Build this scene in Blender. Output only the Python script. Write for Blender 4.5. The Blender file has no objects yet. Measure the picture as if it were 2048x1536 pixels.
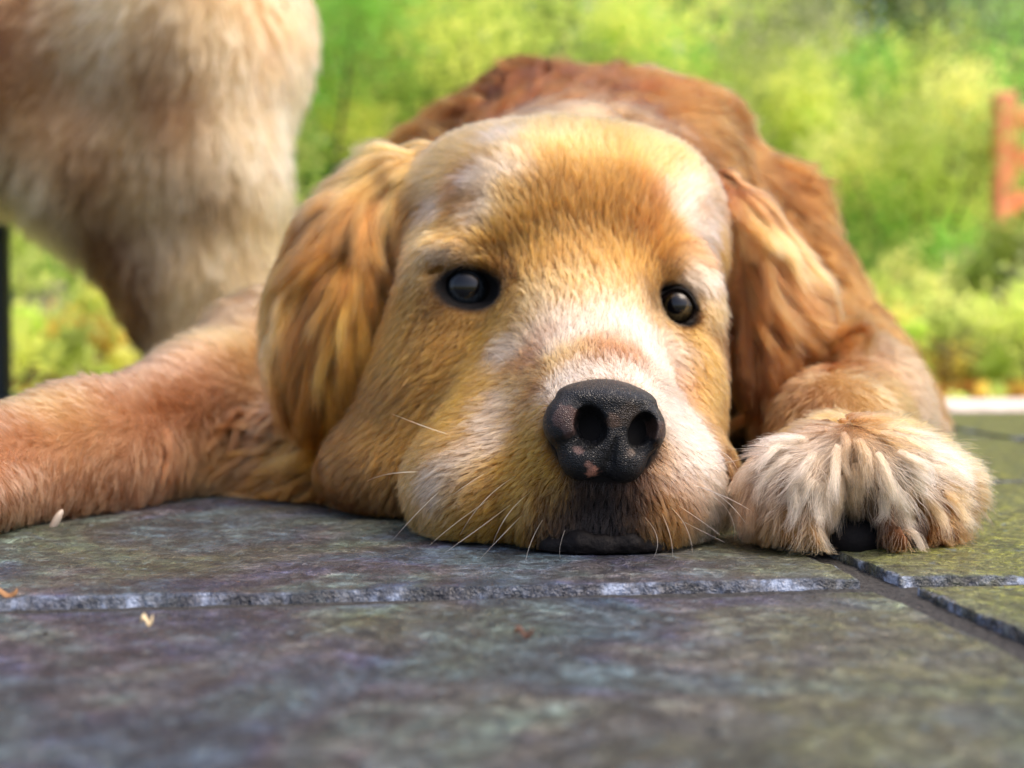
import bpy, math, time
import numpy as np
from mathutils import Vector
from mathutils.bvhtree import BVHTree

T0 = time.time()
rng = np.random.default_rng(11)
scene = bpy.context.scene
COL = scene.collection
R = math.radians

# ------------------------------------------------------------------ camera
CAM_H = 0.08
PITCH = R(2.456)
FPX = 2844.4
cam_d = bpy.data.cameras.new('camera')
cam_d.lens = 50.0
cam_d.sensor_width = 36.0
cam_d.clip_start = 0.01
cam_d.clip_end = 400
cam_d.dof.use_dof = True
cam_d.dof.focus_distance = 0.483
cam_d.dof.aperture_fstop = 8.4
cam = bpy.data.objects.new('camera', cam_d)
cam.location = (0, 0, CAM_H)
cam.rotation_euler = (math.pi / 2 - PITCH, 0, 0)
COL.objects.link(cam)
scene.camera = cam

# ------------------------------------------------------------------ light
SUN_EL, SUN_AZ = R(62), R(112)          # azimuth from +Y towards +X
world = bpy.data.worlds.new('World')
scene.world = world
world.use_nodes = True
wn = world.node_tree
bg = wn.nodes['Background']
sky = wn.nodes.new('ShaderNodeTexSky')
sky.sky_type = 'NISHITA'
sky.sun_disc = False
sky.sun_elevation = SUN_EL
sky.sun_rotation = SUN_AZ
sky.dust_density = 4.0
sky.air_density = 0.8
wn.links.new(sky.outputs[0], bg.inputs[0])
bg.inputs[1].default_value = 0.15
sun_d = bpy.data.lights.new('sun', 'SUN')
sun_d.energy = 1.0
sun_d.angle = R(38)
sun_d.color = (1.0, 0.95, 0.86)
sun = bpy.data.objects.new('sun', sun_d)
sd = Vector((math.sin(SUN_AZ) * math.cos(SUN_EL), math.cos(SUN_AZ) * math.cos(SUN_EL), math.sin(SUN_EL)))
sun.rotation_euler = sd.to_track_quat('Z', 'Y').to_euler()
sun.location = sd * 20
COL.objects.link(sun)
scene.view_settings.view_transform = 'Standard'
scene.view_settings.look = 'None'
scene.view_settings.gamma = 1.0
scene.view_settings.exposure = 1.32
scene.view_settings.use_white_balance = True
scene.view_settings.white_balance_temperature = 7000
scene.view_settings.white_balance_tint = 14
scene.render.engine = 'CYCLES'
cy = scene.cycles
cy.max_bounces = 14
cy.diffuse_bounces = 4
cy.glossy_bounces = 8
cy.transmission_bounces = 12
cy.transparent_max_bounces = 8
cy.use_denoising = True
scene.cycles_curves.shape = 'RIBBONS'
scene.cycles_curves.subdivisions = 2

FUR = 1.0          # multiplier on hair counts

# ------------------------------------------------------------------ helpers
def P(px, py, d):
    """point at depth y=d (metres) on the sight line of photo pixel px,py"""
    u = (px - 1024) / FPX
    v = (768 - py) / FPX
    y = math.cos(PITCH) + v * math.sin(PITCH)
    z = -math.sin(PITCH) + v * math.cos(PITCH)
    return np.array([u / y * d, d, CAM_H + z / y * d])

def tag(o, label=None, cat=None, group=None, kind=None):
    if label: o['label'] = label
    if cat: o['category'] = cat
    if group: o['group'] = group
    if kind: o['kind'] = kind
    return o

def empty(name, loc=(0, 0, 0)):
    o = bpy.data.objects.new(name, None)
    o.location = loc
    o.empty_display_size = 0.05
    COL.objects.link(o)
    return o

def mesh_obj(name, v, f, mat=None, parent=None, smooth=True, col=None, loc=None):
    v = np.asarray(v, dtype=np.float64)
    me = bpy.data.meshes.new(name)
    f = np.asarray(f, dtype=np.int32) if not isinstance(f, list) else f
    if isinstance(f, np.ndarray):
        nf, k = f.shape
        me.vertices.add(len(v)); me.vertices.foreach_set('co', v.astype(np.float32).ravel())
        me.loops.add(nf * k); me.loops.foreach_set('vertex_index', f.ravel())
        me.polygons.add(nf); me.polygons.foreach_set('loop_start', np.arange(0, nf * k, k, dtype=np.int32))
        me.update(calc_edges=True)
    else:
        me.from_pydata([tuple(p) for p in v], [], f)
        me.update()
    if smooth:
        me.polygons.foreach_set('use_smooth', np.ones(len(me.polygons), dtype=bool))
    if col is not None:
        at = me.attributes.new('tint', 'FLOAT_COLOR', 'POINT')
        c = np.ones((len(v), 4), dtype=np.float32); c[:, :3] = col
        at.data.foreach_set('color', c.ravel())
    if mat is not None: me.materials.append(mat)
    o = bpy.data.objects.new(name, me)
    COL.objects.link(o)
    if parent is not None: o.parent = parent
    if loc is not None: o.location = loc
    return o

def _hash(ix, iy, iz, seed):
    h = (ix.astype(np.int64) * 374761393 + iy.astype(np.int64) * 668265263 + iz.astype(np.int64) * 2147483647 + seed * 974634777) & 0xFFFFFFFF
    h = ((h ^ (h >> 13)) * 1274126177) & 0xFFFFFFFF
    h = (h ^ (h >> 16))
    return (h & 0xFFFFFF).astype(np.float32) / float(0xFFFFFF)

def vnoise(p, freq, seed=0):
    """value noise -1..1 at points p (n,3)"""
    q = np.asarray(p, dtype=np.float64) * freq + 1000.0
    i = np.floor(q).astype(np.int64)
    f = (q - i); f = f * f * (3 - 2 * f)
    out = 0
    for dx in (0, 1):
        wx = f[:, 0] if dx else 1 - f[:, 0]
        for dy in (0, 1):
            wy = f[:, 1] if dy else 1 - f[:, 1]
            for dz in (0, 1):
                wz = f[:, 2] if dz else 1 - f[:, 2]
                out = out + wx * wy * wz * _hash(i[:, 0] + dx, i[:, 1] + dy, i[:, 2] + dz, seed)
    return out * 2 - 1

def fbm(p, freq, seed=0, octaves=3, gain=0.5):
    a, s, t = 1.0, 0, 0
    for k in range(octaves):
        s = s + a * vnoise(p, freq * 2 ** k, seed + 17 * k); t += a; a *= gain
    return s / t

def nrm(v):
    return v / np.maximum(np.linalg.norm(v, axis=-1, keepdims=True), 1e-9)

# ---- signed distance sculpting on a rectilinear grid, then surface nets
def axis(*segs):
    out = []
    for a, b, s in segs:
        n = max(1, int(round((b - a) / s)))
        out += list(a + (b - a) * np.arange(n) / n)
    out.append(segs[-1][1])
    return np.array(out)

def rotm(rx=0, ry=0, rz=0):
    cx, sx, cy_, sy, cz, sz = math.cos(R(rx)), math.sin(R(rx)), math.cos(R(ry)), math.sin(R(ry)), math.cos(R(rz)), math.sin(R(rz))
    X = np.array([[1, 0, 0], [0, cx, -sx], [0, sx, cx]]); Y = np.array([[cy_, 0, sy], [0, 1, 0], [-sy, 0, cy_]]); Z = np.array([[cz, -sz, 0], [sz, cz, 0], [0, 0, 1]])
    return Z @ Y @ X

class Field:
    def __init__(s, xs, ys, zs):
        s.ax = (xs, ys, zs)
        s.F = np.full((len(xs), len(ys), len(zs)), 1.0, dtype=np.float32)
    def _box(s, lo, hi):
        sl = []
        for a, l, h in zip(s.ax, lo, hi):
            i = max(0, np.searchsorted(a, l) - 1); j = min(len(a), np.searchsorted(a, h) + 1)
            if j <= i: return None
            sl.append(slice(i, j))
        g = [a[q].astype(np.float32) for a, q in zip(s.ax, sl)]
        return tuple(sl), g[0][:, None, None], g[1][None, :, None], g[2][None, None, :]
    def _apply(s, sl, d, k, op):
        F = s.F[sl]
        if op == 'add':
            if k > 0:
                h = np.maximum(k - np.abs(F - d), 0) / k
                s.F[sl] = np.minimum(F, d) - h * h * k * 0.25
            else: s.F[sl] = np.minimum(F, d)
        else:
            d = -d
            if k > 0:
                h = np.maximum(k - np.abs(F - d), 0) / k
                s.F[sl] = np.maximum(F, d) + h * h * k * 0.25
            else: s.F[sl] = np.maximum(F, d)
    def E(s, c, r, k=0.012, rot=None, op='add'):
        c = np.asarray(c, float); r = np.asarray(r, float)
        m = r.max() if rot is not None else r
        pad = 0.012 + 2.0 * k
        b = s._box(c - m - pad, c + m + pad)
        if b is None: return
        sl, X, Y, Z = b
        x, y, z = X - c[0], Y - c[1], Z - c[2]
        if rot is not None:
            q = rot.T
            x, y, z = (q[0, 0] * x + q[0, 1] * y + q[0, 2] * z, q[1, 0] * x + q[1, 1] * y + q[1, 2] * z, q[2, 0] * x + q[2, 1] * y + q[2, 2] * z)
        k0 = np.sqrt((x / r[0]) ** 2 + (y / r[1]) ** 2 + (z / r[2]) ** 2) + 1e-6
        k1 = np.sqrt((x / r[0] ** 2) ** 2 + (y / r[1] ** 2) ** 2 + (z / r[2] ** 2) ** 2) + 1e-6
        s._apply(sl, k0 * (k0 - 1) / k1, k, op)
    def C(s, a, b_, ra, rb, k=0.012, flat=1.0, op='add'):
        """tapered capsule; flat > 1 squeezes it along the depth axis"""
        a = np.asarray(a, float); b_ = np.asarray(b_, float); m = max(ra, rb); pad = 0.012 + 2.0 * k
        b = s._box(np.minimum(a, b_) - m - pad, np.maximum(a, b_) + m + pad)
        if b is None: return
        sl, X, Y, Z = b
        ab = b_ - a
        t = ((X - a[0]) * ab[0] + (Y - a[1]) * ab[1] + (Z - a[2]) * ab[2]) / max(ab @ ab, 1e-12)
        t = np.clip(t, 0, 1)
        x = X - a[0] - t * ab[0]; y = (Y - a[1] - t * ab[1]) * flat; z = Z - a[2] - t * ab[2]
        d = np.sqrt(x * x + y * y + z * z) - (ra + (rb - ra) * t)
        s._apply(sl, d / max(1.0, flat ** 0.5), k, op)
    def chain(s, pts, rad, k=0.012, flat=1.0):
        for i in range(len(pts) - 1): s.C(pts[i], pts[i + 1], rad[i], rad[i + 1], k, flat)
    def floor(s, z0):
        s.F = np.maximum(s.F, (z0 - s.ax[2].astype(np.float32))[None, None, :])
    def mesh(s, smooth=3):
        F = s.F; xs, ys, zs = s.ax
        ins = F < 0
        n = [m - 1 for m in F.shape]
        c8 = np.zeros(n, dtype=np.uint8)
        for dx in (0, 1):
            for dy in (0, 1):
                for dz in (0, 1):
                    c8 += ins[dx:n[0] + dx, dy:n[1] + dy, dz:n[2] + dz]
        act = (c8 > 0) & (c8 < 8)
        ci = np.argwhere(act)
        idx = np.full(n, -1, dtype=np.int32); idx[act] = np.arange(len(ci))
        acc = np.zeros((len(ci), 3)); cnt = np.zeros(len(ci))
        corner = [(0, 0, 0), (1, 0, 0), (0, 1, 0), (1, 1, 0), (0, 0, 1), (1, 0, 1), (0, 1, 1), (1, 1, 1)]
        edges = [(a, b) for a in range(8) for b in range(a + 1, 8) if sum(abs(corner[a][q] - corner[b][q]) for q in range(3)) == 1]
        for a, b in edges:
            A = ci + corner[a]; B = ci + corner[b]
            fa = F[A[:, 0], A[:, 1], A[:, 2]]; fb = F[B[:, 0], B[:, 1], B[:, 2]]
            m = (fa < 0) != (fb < 0)
            t = (fa / np.where(m, fa - fb, 1.0))[:, None]
            pa = np.stack([xs[A[:, 0]], ys[A[:, 1]], zs[A[:, 2]]], 1); pb = np.stack([xs[B[:, 0]], ys[B[:, 1]], zs[B[:, 2]]], 1)
            acc += np.where(m[:, None], pa + (pb - pa) * t, 0); cnt += m
        V = acc / cnt[:, None]
        quads = []
        for ax in range(3):
            o1, o2 = [(1, 2), (2, 0), (0, 1)][ax]
            sa = [slice(None)] * 3; sb = [slice(None)] * 3
            sa[ax] = slice(0, -1); sb[ax] = slice(1, None)
            A = ins[tuple(sa)]; B = ins[tuple(sb)]
            e = np.argwhere(A != B)
            e = e[(e[:, o1] > 0) & (e[:, o2] > 0) & (e[:, o1] < n[o1]) & (e[:, o2] < n[o2])]
            flip = A[e[:, 0], e[:, 1], e[:, 2]]
            def at(d1, d2):
                q = e.copy(); q[:, o1] += d1; q[:, o2] += d2
                return idx[q[:, 0], q[:, 1], q[:, 2]]
            q = np.stack([at(-1, -1), at(0, -1), at(0, 0), at(-1, 0)], 1)
            q[~flip] = q[~flip][:, ::-1]
            quads.append(q)
        Q = np.concatenate(quads)
        Q = Q[(Q >= 0).all(1)]
        # laplacian smoothing
        for _ in range(smooth):
            s1 = np.zeros_like(V); c1 = np.zeros(len(V))
            for a, b in ((0, 1), (1, 2), (2, 3), (3, 0)):
                np.add.at(s1, Q[:, a], V[Q[:, b]]); np.add.at(c1, Q[:, a], 1)
                np.add.at(s1, Q[:, b], V[Q[:, a]]); np.add.at(c1, Q[:, b], 1)
            V = V * 0.5 + 0.5 * s1 / np.maximum(c1, 1)[:, None]
        return V, Q

def vnormals(V, Q):
    a, b, c, d = (V[Q[:, i]] for i in range(4))
    fn = np.cross(c - a, d - b)
    N = np.zeros_like(V)
    for i in range(4): np.add.at(N, Q[:, i], fn)
    return nrm(N)

# ------------------------------------------------------------------ materials
class Mat:
    def __init__(s, name, rough=0.6, color=(0.5, 0.5, 0.5)):
        s.m = bpy.data.materials.new(name); s.m.use_nodes = True
        s.t = s.m.node_tree; s.n = s.t.nodes; s.b = s.n['Principled BSDF']
        s.b.inputs['Roughness'].default_value = rough
        s.b.inputs['Base Color'].default_value = (*color, 1)
    def node(s, kind, **kw):
        x = s.n.new(kind)
        for k, v in kw.items():
            if k in x.inputs: x.inputs[k].default_value = v
            else: setattr(x, k, v)
        return x
    def link(s, a, b): s.t.links.new(a, b)
    def noise(s, vec, scale, detail=4, rough=0.55, dist=0):
        x = s.node('ShaderNodeTexNoise'); x.inputs['Scale'].default_value = scale; x.inputs['Detail'].default_value = detail
        x.inputs['Roughness'].default_value = rough; x.inputs['Distortion'].default_value = dist
        if vec is not None: s.link(vec, x.inputs['Vector'])
        return x.outputs['Fac']
    def ramp(s, fac, stops, interp='LINEAR'):
        x = s.node('ShaderNodeValToRGB'); cr = x.color_ramp; cr.interpolation = interp
        while len(cr.elements) < len(stops): cr.elements.new(0.5)
        for e, (p, c) in zip(cr.elements, stops):
            e.position = p; e.color = (*c, 1) if len(c) == 3 else c
        s.link(fac, x.inputs[0]); return x.outputs[0]
    def mix(s, fac, a, b, mode='MIX'):
        x = s.node('ShaderNodeMix', data_type='RGBA', blend_type=mode)
        for sock, v in ((x.inputs[0], fac), (x.inputs[6], a), (x.inputs[7], b)):
            if hasattr(v, 'is_output'): s.link(v, sock)
            elif isinstance(v, (int, float)): sock.default_value = v
            else: sock.default_value = (*v, 1)
        return x.outputs[2]
    def math(s, op, a, b=None, c=None):
        x = s.node('ShaderNodeMath', operation=op)
        for i, v in enumerate((a, b, c)):
            if v is None: continue
            if hasattr(v, 'is_output'): s.link(v, x.inputs[i])
            else: x.inputs[i].default_value = v
        return x.outputs[0]
    def bump(s, h, strength, dist):
        x = s.node('ShaderNodeBump'); x.inputs['Strength'].default_value = strength; x.inputs['Distance'].default_value = dist
        s.link(h, x.inputs['Height']); s.link(x.outputs[0], s.b.inputs['Normal']); return x.outputs[0]
    def coord(s, which='Object'):
        return s.node('ShaderNodeTexCoord').outputs[which]
    def base(s, c): s.link(c, s.b.inputs['Base Color'])

def tint_material(name, rough=0.85, sheen=0.0):
    m = Mat(name, rough)
    a = m.node('ShaderNodeAttribute', attribute_name='tint')
    m.base(a.outputs['Color'])
    m.b.inputs['Specular IOR Level'].default_value = 0.2
    return m

M_skin = tint_material('dog_skin').m

def hair_material(name, rough=0.35, root_dark=0.62, tip=1.0):
    m = bpy.data.materials.new(name); m.use_nodes = True
    t = m.node_tree; n = t.nodes
    for x in list(n): n.remove(x)
    out = n.new('ShaderNodeOutputMaterial')
    at = n.new('ShaderNodeAttribute'); at.attribute_name = 'tint'
    hi = n.new('ShaderNodeHairInfo')
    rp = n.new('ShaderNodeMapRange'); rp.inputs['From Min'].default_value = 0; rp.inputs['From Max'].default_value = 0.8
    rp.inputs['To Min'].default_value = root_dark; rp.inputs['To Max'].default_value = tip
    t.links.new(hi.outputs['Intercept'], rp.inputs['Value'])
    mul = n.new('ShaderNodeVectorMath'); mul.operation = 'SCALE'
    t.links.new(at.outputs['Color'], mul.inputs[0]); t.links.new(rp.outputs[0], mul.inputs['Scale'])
    h = n.new('ShaderNodeBsdfHairPrincipled')
    h.model = 'CHIANG'
    h.parametrization = 'COLOR'
    h.inputs['Roughness'].default_value = rough
    h.inputs['Radial Roughness'].default_value = 0.55
    h.inputs['Random Roughness'].default_value = 0.2
    h.inputs['Coat'].default_value = 0.0
    h.inputs['IOR'].default_value = 1.36
    t.links.new(mul.outputs[0], h.inputs['Color'])
    t.links.new(h.outputs[0], out.inputs['Surface'])
    return m
M_hair = hair_material('dog_hair')

# ------------------------------------------------------------------ hair
def make_hair(name, pts, rad_root, rad_tip, col, mat, parent, taper=1.0):
    """pts (n,k,3); rad_root (n,) ; col (n,3)"""
    n, k, _ = pts.shape
    hc = bpy.data.hair_curves.new(name)
    hc.add_curves([k] * n)
    hc.points.foreach_set('position', pts.astype(np.float32).ravel())
    s = np.linspace(0, 1, k)[None, :]
    rr = rad_root[:, None] * (1 - s ** 1.6) * 0.9 + rad_root[:, None] * 0.1 * (1 - s) + rad_tip * s
    ra = hc.attributes.get('radius') or hc.attributes.new('radius', 'FLOAT', 'POINT')
    ra.data.foreach_set('value', rr.astype(np.float32).ravel())
    ca = hc.attributes.new('tint', 'FLOAT_COLOR', 'CURVE')
    c4 = np.ones((n, 4), dtype=np.float32); c4[:, :3] = np.clip(col, 0.003, 0.97)
    ca.data.foreach_set('color', c4.ravel())
    hc.materials.append(mat)
    o = bpy.data.objects.new(name, hc)
    COL.objects.link(o)
    o.parent = parent
    return o

def sample_surface(V, Q, N, n, weight=None, keep=None):
    a = np.concatenate([Q[:, [0, 1, 2]], Q[:, [0, 2, 3]]])
    A, B, C_ = V[a[:, 0]], V[a[:, 1]], V[a[:, 2]]
    ar = np.linalg.norm(np.cross(B - A, C_ - A), axis=1) * 0.5
    if weight is not None:
        ar = ar * weight(( A + B + C_) / 3, nrm(N[a[:, 0]] + N[a[:, 1]] + N[a[:, 2]]))
    cdf = np.cumsum(ar); n = int(n)
    t = np.searchsorted(cdf, rng.random(n) * cdf[-1]); t = np.minimum(t, len(a) - 1)
    u = rng.random(n); v = rng.random(n); m = u + v > 1; u[m] = 1 - u[m]; v[m] = 1 - v[m]; w = 1 - u - v
    p = A[t] * w[:, None] + B[t] * u[:, None] + C_[t] * v[:, None]
    nn = nrm(N[a[t, 0]] * w[:, None] + N[a[t, 1]] * u[:, None] + N[a[t, 2]] * v[:, None])
    return p, nn

class Controls:
    """control points on the surface: image direction, length, lift, colour, reach; blended by distance in 3-D"""
    def __init__(s, rows, bvh, push=None):
        pos, dr, ln, lf, cl, sg = [], [], [], [], [], []
        o = Vector((0, 0, CAM_H))
        for r in rows:
            px, py, dx, dy, L, lift, c, sig = r[:8]
            dz = r[8] if len(r) > 8 else 0.0
            q = P(px, py, 1.0) - np.array(o)
            hit = bvh.ray_cast(o, Vector(q).normalized())
            if hit[0] is None: print('control misses', px, py); continue
            pos.append(np.array(hit[0])); v = np.array([dx, dz, -dy], float); dr.append(v / np.linalg.norm(v))
            ln.append(L * 0.001); lf.append(lift); cl.append(c); sg.append(sig * 0.001)
        s.pos, s.dr, s.ln, s.lf, s.cl, s.sg = (np.array(q, dtype=np.float32) for q in (pos, dr, ln, lf, cl, sg))
    def __call__(s, p, chunk=60000, jit=None):
        D, L, F, C_ = [], [], [], []
        for i in range(0, len(p), chunk):
            q = p[i:i + chunk].astype(np.float32)
            d2 = ((q[:, None, :] - s.pos[None]) ** 2).sum(2)
            w = np.exp(-d2 / (2 * s.sg ** 2)) + 1e-7 / (d2 + 1e-6) 
            w /= w.sum(1, keepdims=True)
            D.append(w @ s.dr); L.append(w @ s.ln); F.append(w @ s.lf); C_.append(w @ s.cl)
        return nrm(np.concatenate(D)), np.concatenate(L), np.concatenate(F), np.concatenate(C_)

def clump_cells(p, size, seed):
    q = p / size + np.stack([vnoise(p, 0.35 / size, seed + i) for i in range(3)], 1) * 0.7
    i = np.floor(q).astype(np.int64)
    key = i[:, 0] * 73856093 ^ i[:, 1] * 19349663 ^ i[:, 2] * 83492791
    _, inv = np.unique(key, return_inverse=True)
    return inv.ravel()

def grow(p, n, d, L, lift0, lift1, k=5, clump=0.5, csize=0.004, wave=0.0, wfreq=2.0, stray=0.12, seed=1, cpow=1.4, droop=0.0, lumpy=0.35, coh=0.0, nwave=0.5):
    """hair strands from roots p along tangential direction d"""
    N_ = len(p)
    t = nrm(d - n * (d * n).sum(1, keepdims=True))
    t = nrm(t + rng.normal(0, stray, (N_, 3)))
    inv = clump_cells(p, csize, seed); M = inv.max() + 1
    cnt = np.bincount(inv, minlength=M)[:, None]
    def cmean(x): return np.stack([np.bincount(inv, x[:, i], minlength=M) for i in range(3)], 1) / cnt
    cr = rng.normal(0, lumpy, (M, 3)); t = nrm(t + cr[inv])
    t = nrm(t - n * (t * n).sum(1, keepdims=True) * 0.6)
    lift_c = (rng.normal(0, 0.35 * lumpy * 2, M))[inv]
    s = np.linspace(0, 1, k)
    L = L * (0.72 + 0.5 * rng.random(N_))
    pts = np.zeros((N_, k, 3)); pts[:, 0] = p
    b = np.cross(n, t)
    ph = (rng.random(M) * 6.28)[inv] + rng.normal(0, 0.3, N_)
    if coh: ph = 6.28 * (1.5 * vnoise(p, coh, seed + 77)) + rng.normal(0, .25, N_)
    for i in range(1, k):
        sm = (s[i] + s[i - 1]) / 2
        ang = (lift0 + (lift1 - lift0) * sm) * (1 + lift_c)
        ang = np.clip(ang, -0.1, 1.5) if np.ndim(ang) else ang
        dv = t * np.cos(ang)[:, None] + n * np.sin(ang)[:, None]
        if wave: dv = dv + b * (wave * np.cos(ph + wfreq * 6.28 * sm))[:, None] + n * (nwave * wave * np.sin(ph + wfreq * 6.28 * sm))[:, None]
        if droop: dv = dv + np.array([0, 0, -droop * sm])
        pts[:, i] = pts[:, i - 1] + nrm(dv) * (L / (k - 1))[:, None]
    if clump > 0:
        for i in range(1, k):
            c = cmean(pts[:, i])[inv]
            a = clump * s[i] ** cpow
            pts[:, i] = pts[:, i] * (1 - a) + c * a
    return pts, inv, M
# ------------------------------------------------------------------ patio of slate slabs
GA = R(7.65)                                   # the grid of the slabs is turned a little against the camera
ex = np.array([math.cos(GA), math.sin(GA)]); ey = np.array([-math.sin(GA), math.cos(GA)])
CROSS = np.array([0.1165, 0.4375])            # crossing of the two joints by the paw
JW = 0.0125; PX_, PY_ = 0.305, 0.262
def slate_mesh():
    Vs, Fs, Cs, off = [], [], [], 0
    for i in range(-5, 6):
        for j in range(-3, 5):
            a0, a1 = i * PX_ + JW / 2, (i + 1) * PX_ - JW / 2
            b0, b1 = j * PY_ + JW / 2, (j + 1) * PY_ - JW / 2
            near = i in (-1, 0) and j in (-1, 0)
            drop = 0.0 if j >= 0 else (-.0012 if i < 0 else -.0004)
            st = 0.0016 if near else 0.008
            def ax1(lo, hi):
                m = np.arange(lo + 0.007, hi - 0.007, st)
                e = np.array([0, 0.0004, 0.001, 0.0016, 0.0022, 0.0029, 0.0037, 0.0046, .0056])
                return np.concatenate([lo + e, m, (hi - e)[::-1]])
            A, B = np.meshgrid(ax1(a0, a1), ax1(b0, b1), indexing='ij')
            na, nb = A.shape
            ed = np.minimum(np.minimum(A - a0, a1 - A), np.minimum(B - b0, b1 - B))
            q = np.stack([A.ravel(), B.ravel(), np.full(A.size, i * 7.3 + j * 3.1)], 1)
            # cleft layers: thin steps where a layer of slate has come away
            lay = fbm(q * [1, 1, 0.2], 16, 3, 4, 0.55)
            lv = lay * 4.0
            step = np.floor(lv) + np.clip((lv - np.floor(lv)) / 0.10, 0, 1)
            z = 0.00042 * (step - .5) + 0.0004 * fbm(q, 9, 8, 2) + 0.00018 * fbm(q, 160, 5, 2)
            edn = ed.ravel()
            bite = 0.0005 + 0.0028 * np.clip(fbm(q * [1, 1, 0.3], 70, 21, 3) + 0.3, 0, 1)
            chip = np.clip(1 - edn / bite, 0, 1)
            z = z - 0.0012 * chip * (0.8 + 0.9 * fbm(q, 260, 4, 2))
            z = np.where(edn <= 1e-9, -0.0062, z + drop)
            jit = 0.0006 * fbm(q, 60, 31, 2)
            x = CROSS[0] + ex[0] * (A.ravel() + jit) + ey[0] * (B.ravel() + jit)
            y = CROSS[1] + ex[1] * (A.ravel() + jit) + ey[1] * (B.ravel() + jit)
            if y.min() > 1.26 or y.max() < -0.3: continue
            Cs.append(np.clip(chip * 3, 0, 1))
            Vs.append(np.stack([x, y, z], 1))
            I = np.arange(na * nb).reshape(na, nb)
            Fs.append(np.stack([I[:-1, :-1], I[1:, :-1], I[1:, 1:], I[:-1, 1:]], 2).reshape(-1, 4) + off)
            off += na * nb
    return np.concatenate(Vs), np.concatenate(Fs), np.concatenate(Cs)

m = Mat('slate', 0.5)
m.b.inputs['Specular IOR Level'].default_value = .45
c = m.coord()
mp = m.node('ShaderNodeMapping'); m.link(c, mp.inputs[0]); mp.inputs['Scale'].default_value = (1, 1, 1); mp.inputs['Rotation'].default_value = (0, 0, 0.13)
c = mp.outputs[0]
f1 = m.noise(c, 7.5, 5, 0.6, 0.8)
f2 = m.noise(c, 21, 6, 0.65, 0.6)
f3 = m.noise(c, 5.3, 3, 0.5, 0.4)
f4 = m.noise(c, 330, 4, 0.7)
f5 = m.noise(c, 1400, 2, 0.6)
f6 = m.noise(c, 115, 5, .65, .5)
f7 = m.noise(c, 210, 3, .6)
c1 = m.ramp(f1, [(0.36, (0.014, 0.030, 0.036)), (0.44, (0.038, 0.064, 0.080)), (0.49, (0.030, 0.028, 0.052)), (0.55, (0.062, 0.044, 0.042)), (0.62, (0.060, 0.086, 0.066)), (.68, (.034, .056, .098))])
c2 = m.ramp(f2, [(0.38, (0.010, 0.012, 0.024)), (0.47, (0.044, 0.044, 0.062)), (0.54, (0.060, 0.054, 0.042)), (0.62, (0.085, 0.108, 0.105))])
cc = m.mix(1.0, m.mix(0.42, c1, c2), m.ramp(m.noise(c, 34, 6, .7, 1.2), [(.38, (.50, .50, .53)), (.5, (1.05, 1.05, 1.05)), (.61, (1.65, 1.7, 1.65))]), 'MULTIPLY')
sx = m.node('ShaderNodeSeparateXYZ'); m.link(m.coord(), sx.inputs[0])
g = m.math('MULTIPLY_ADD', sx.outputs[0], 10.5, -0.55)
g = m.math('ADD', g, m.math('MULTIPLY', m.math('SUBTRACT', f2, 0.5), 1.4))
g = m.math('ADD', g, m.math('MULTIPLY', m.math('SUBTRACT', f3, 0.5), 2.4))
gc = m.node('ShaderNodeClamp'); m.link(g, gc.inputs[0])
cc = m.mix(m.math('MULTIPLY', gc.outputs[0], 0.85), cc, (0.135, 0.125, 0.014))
ol = m.ramp(f3, [(0.50, (0, 0, 0)), (0.63, (1, 1, 1))])
cc = m.mix(m.math('MULTIPLY', ol, 0.5), cc, (0.075, 0.080, 0.018))
cc = m.mix(1.0, cc, m.ramp(f6, [(0.36, (.42, .42, .42)), (.5, (.95, .95, .95)), (.63, (1.7, 1.7, 1.7))]), 'MULTIPLY')
cc = m.mix(1.0, cc, m.ramp(f4, [(0.38, (.48, .48, .48)), (.5, (.9, .9, .9)), (.62, (1.7, 1.7, 1.7))]), 'MULTIPLY')
cc = m.mix(m.ramp(f7, [(.60, (0, 0, 0)), (.68, (.55, .55, .55))]), cc, (.13, .165, .17))
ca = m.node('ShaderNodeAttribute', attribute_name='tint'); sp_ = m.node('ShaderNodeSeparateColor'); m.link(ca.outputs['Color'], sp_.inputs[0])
cc = m.mix(m.math('MULTIPLY', sp_.outputs[0], .8), cc, m.ramp(m.noise(c, 75, 4, .7), [(.44, (.022, .024, .030)), (.54, (.12, .13, .16)), (.64, (.42, .46, .56))]))  # broken slate edge, with its sky highlight put into the pale colour
cc = m.mix(1.0, cc, (.86, .97, 1.08), 'MULTIPLY')
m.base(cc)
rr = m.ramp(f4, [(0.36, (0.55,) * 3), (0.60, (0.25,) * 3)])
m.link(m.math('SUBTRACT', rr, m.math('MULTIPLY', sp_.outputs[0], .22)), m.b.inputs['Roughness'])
h = m.math('ADD', m.math('MULTIPLY', f4, 1.0), m.math('MULTIPLY', f5, 0.4))
h = m.math('ADD', h, m.math('MULTIPLY', f6, 1.8))
m.bump(h, 1.0, 0.0020)
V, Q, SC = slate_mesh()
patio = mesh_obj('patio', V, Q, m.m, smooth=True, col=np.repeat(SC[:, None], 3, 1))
tag(patio, 'patio of square slate slabs with chipped edges', kind='structure')

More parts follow.
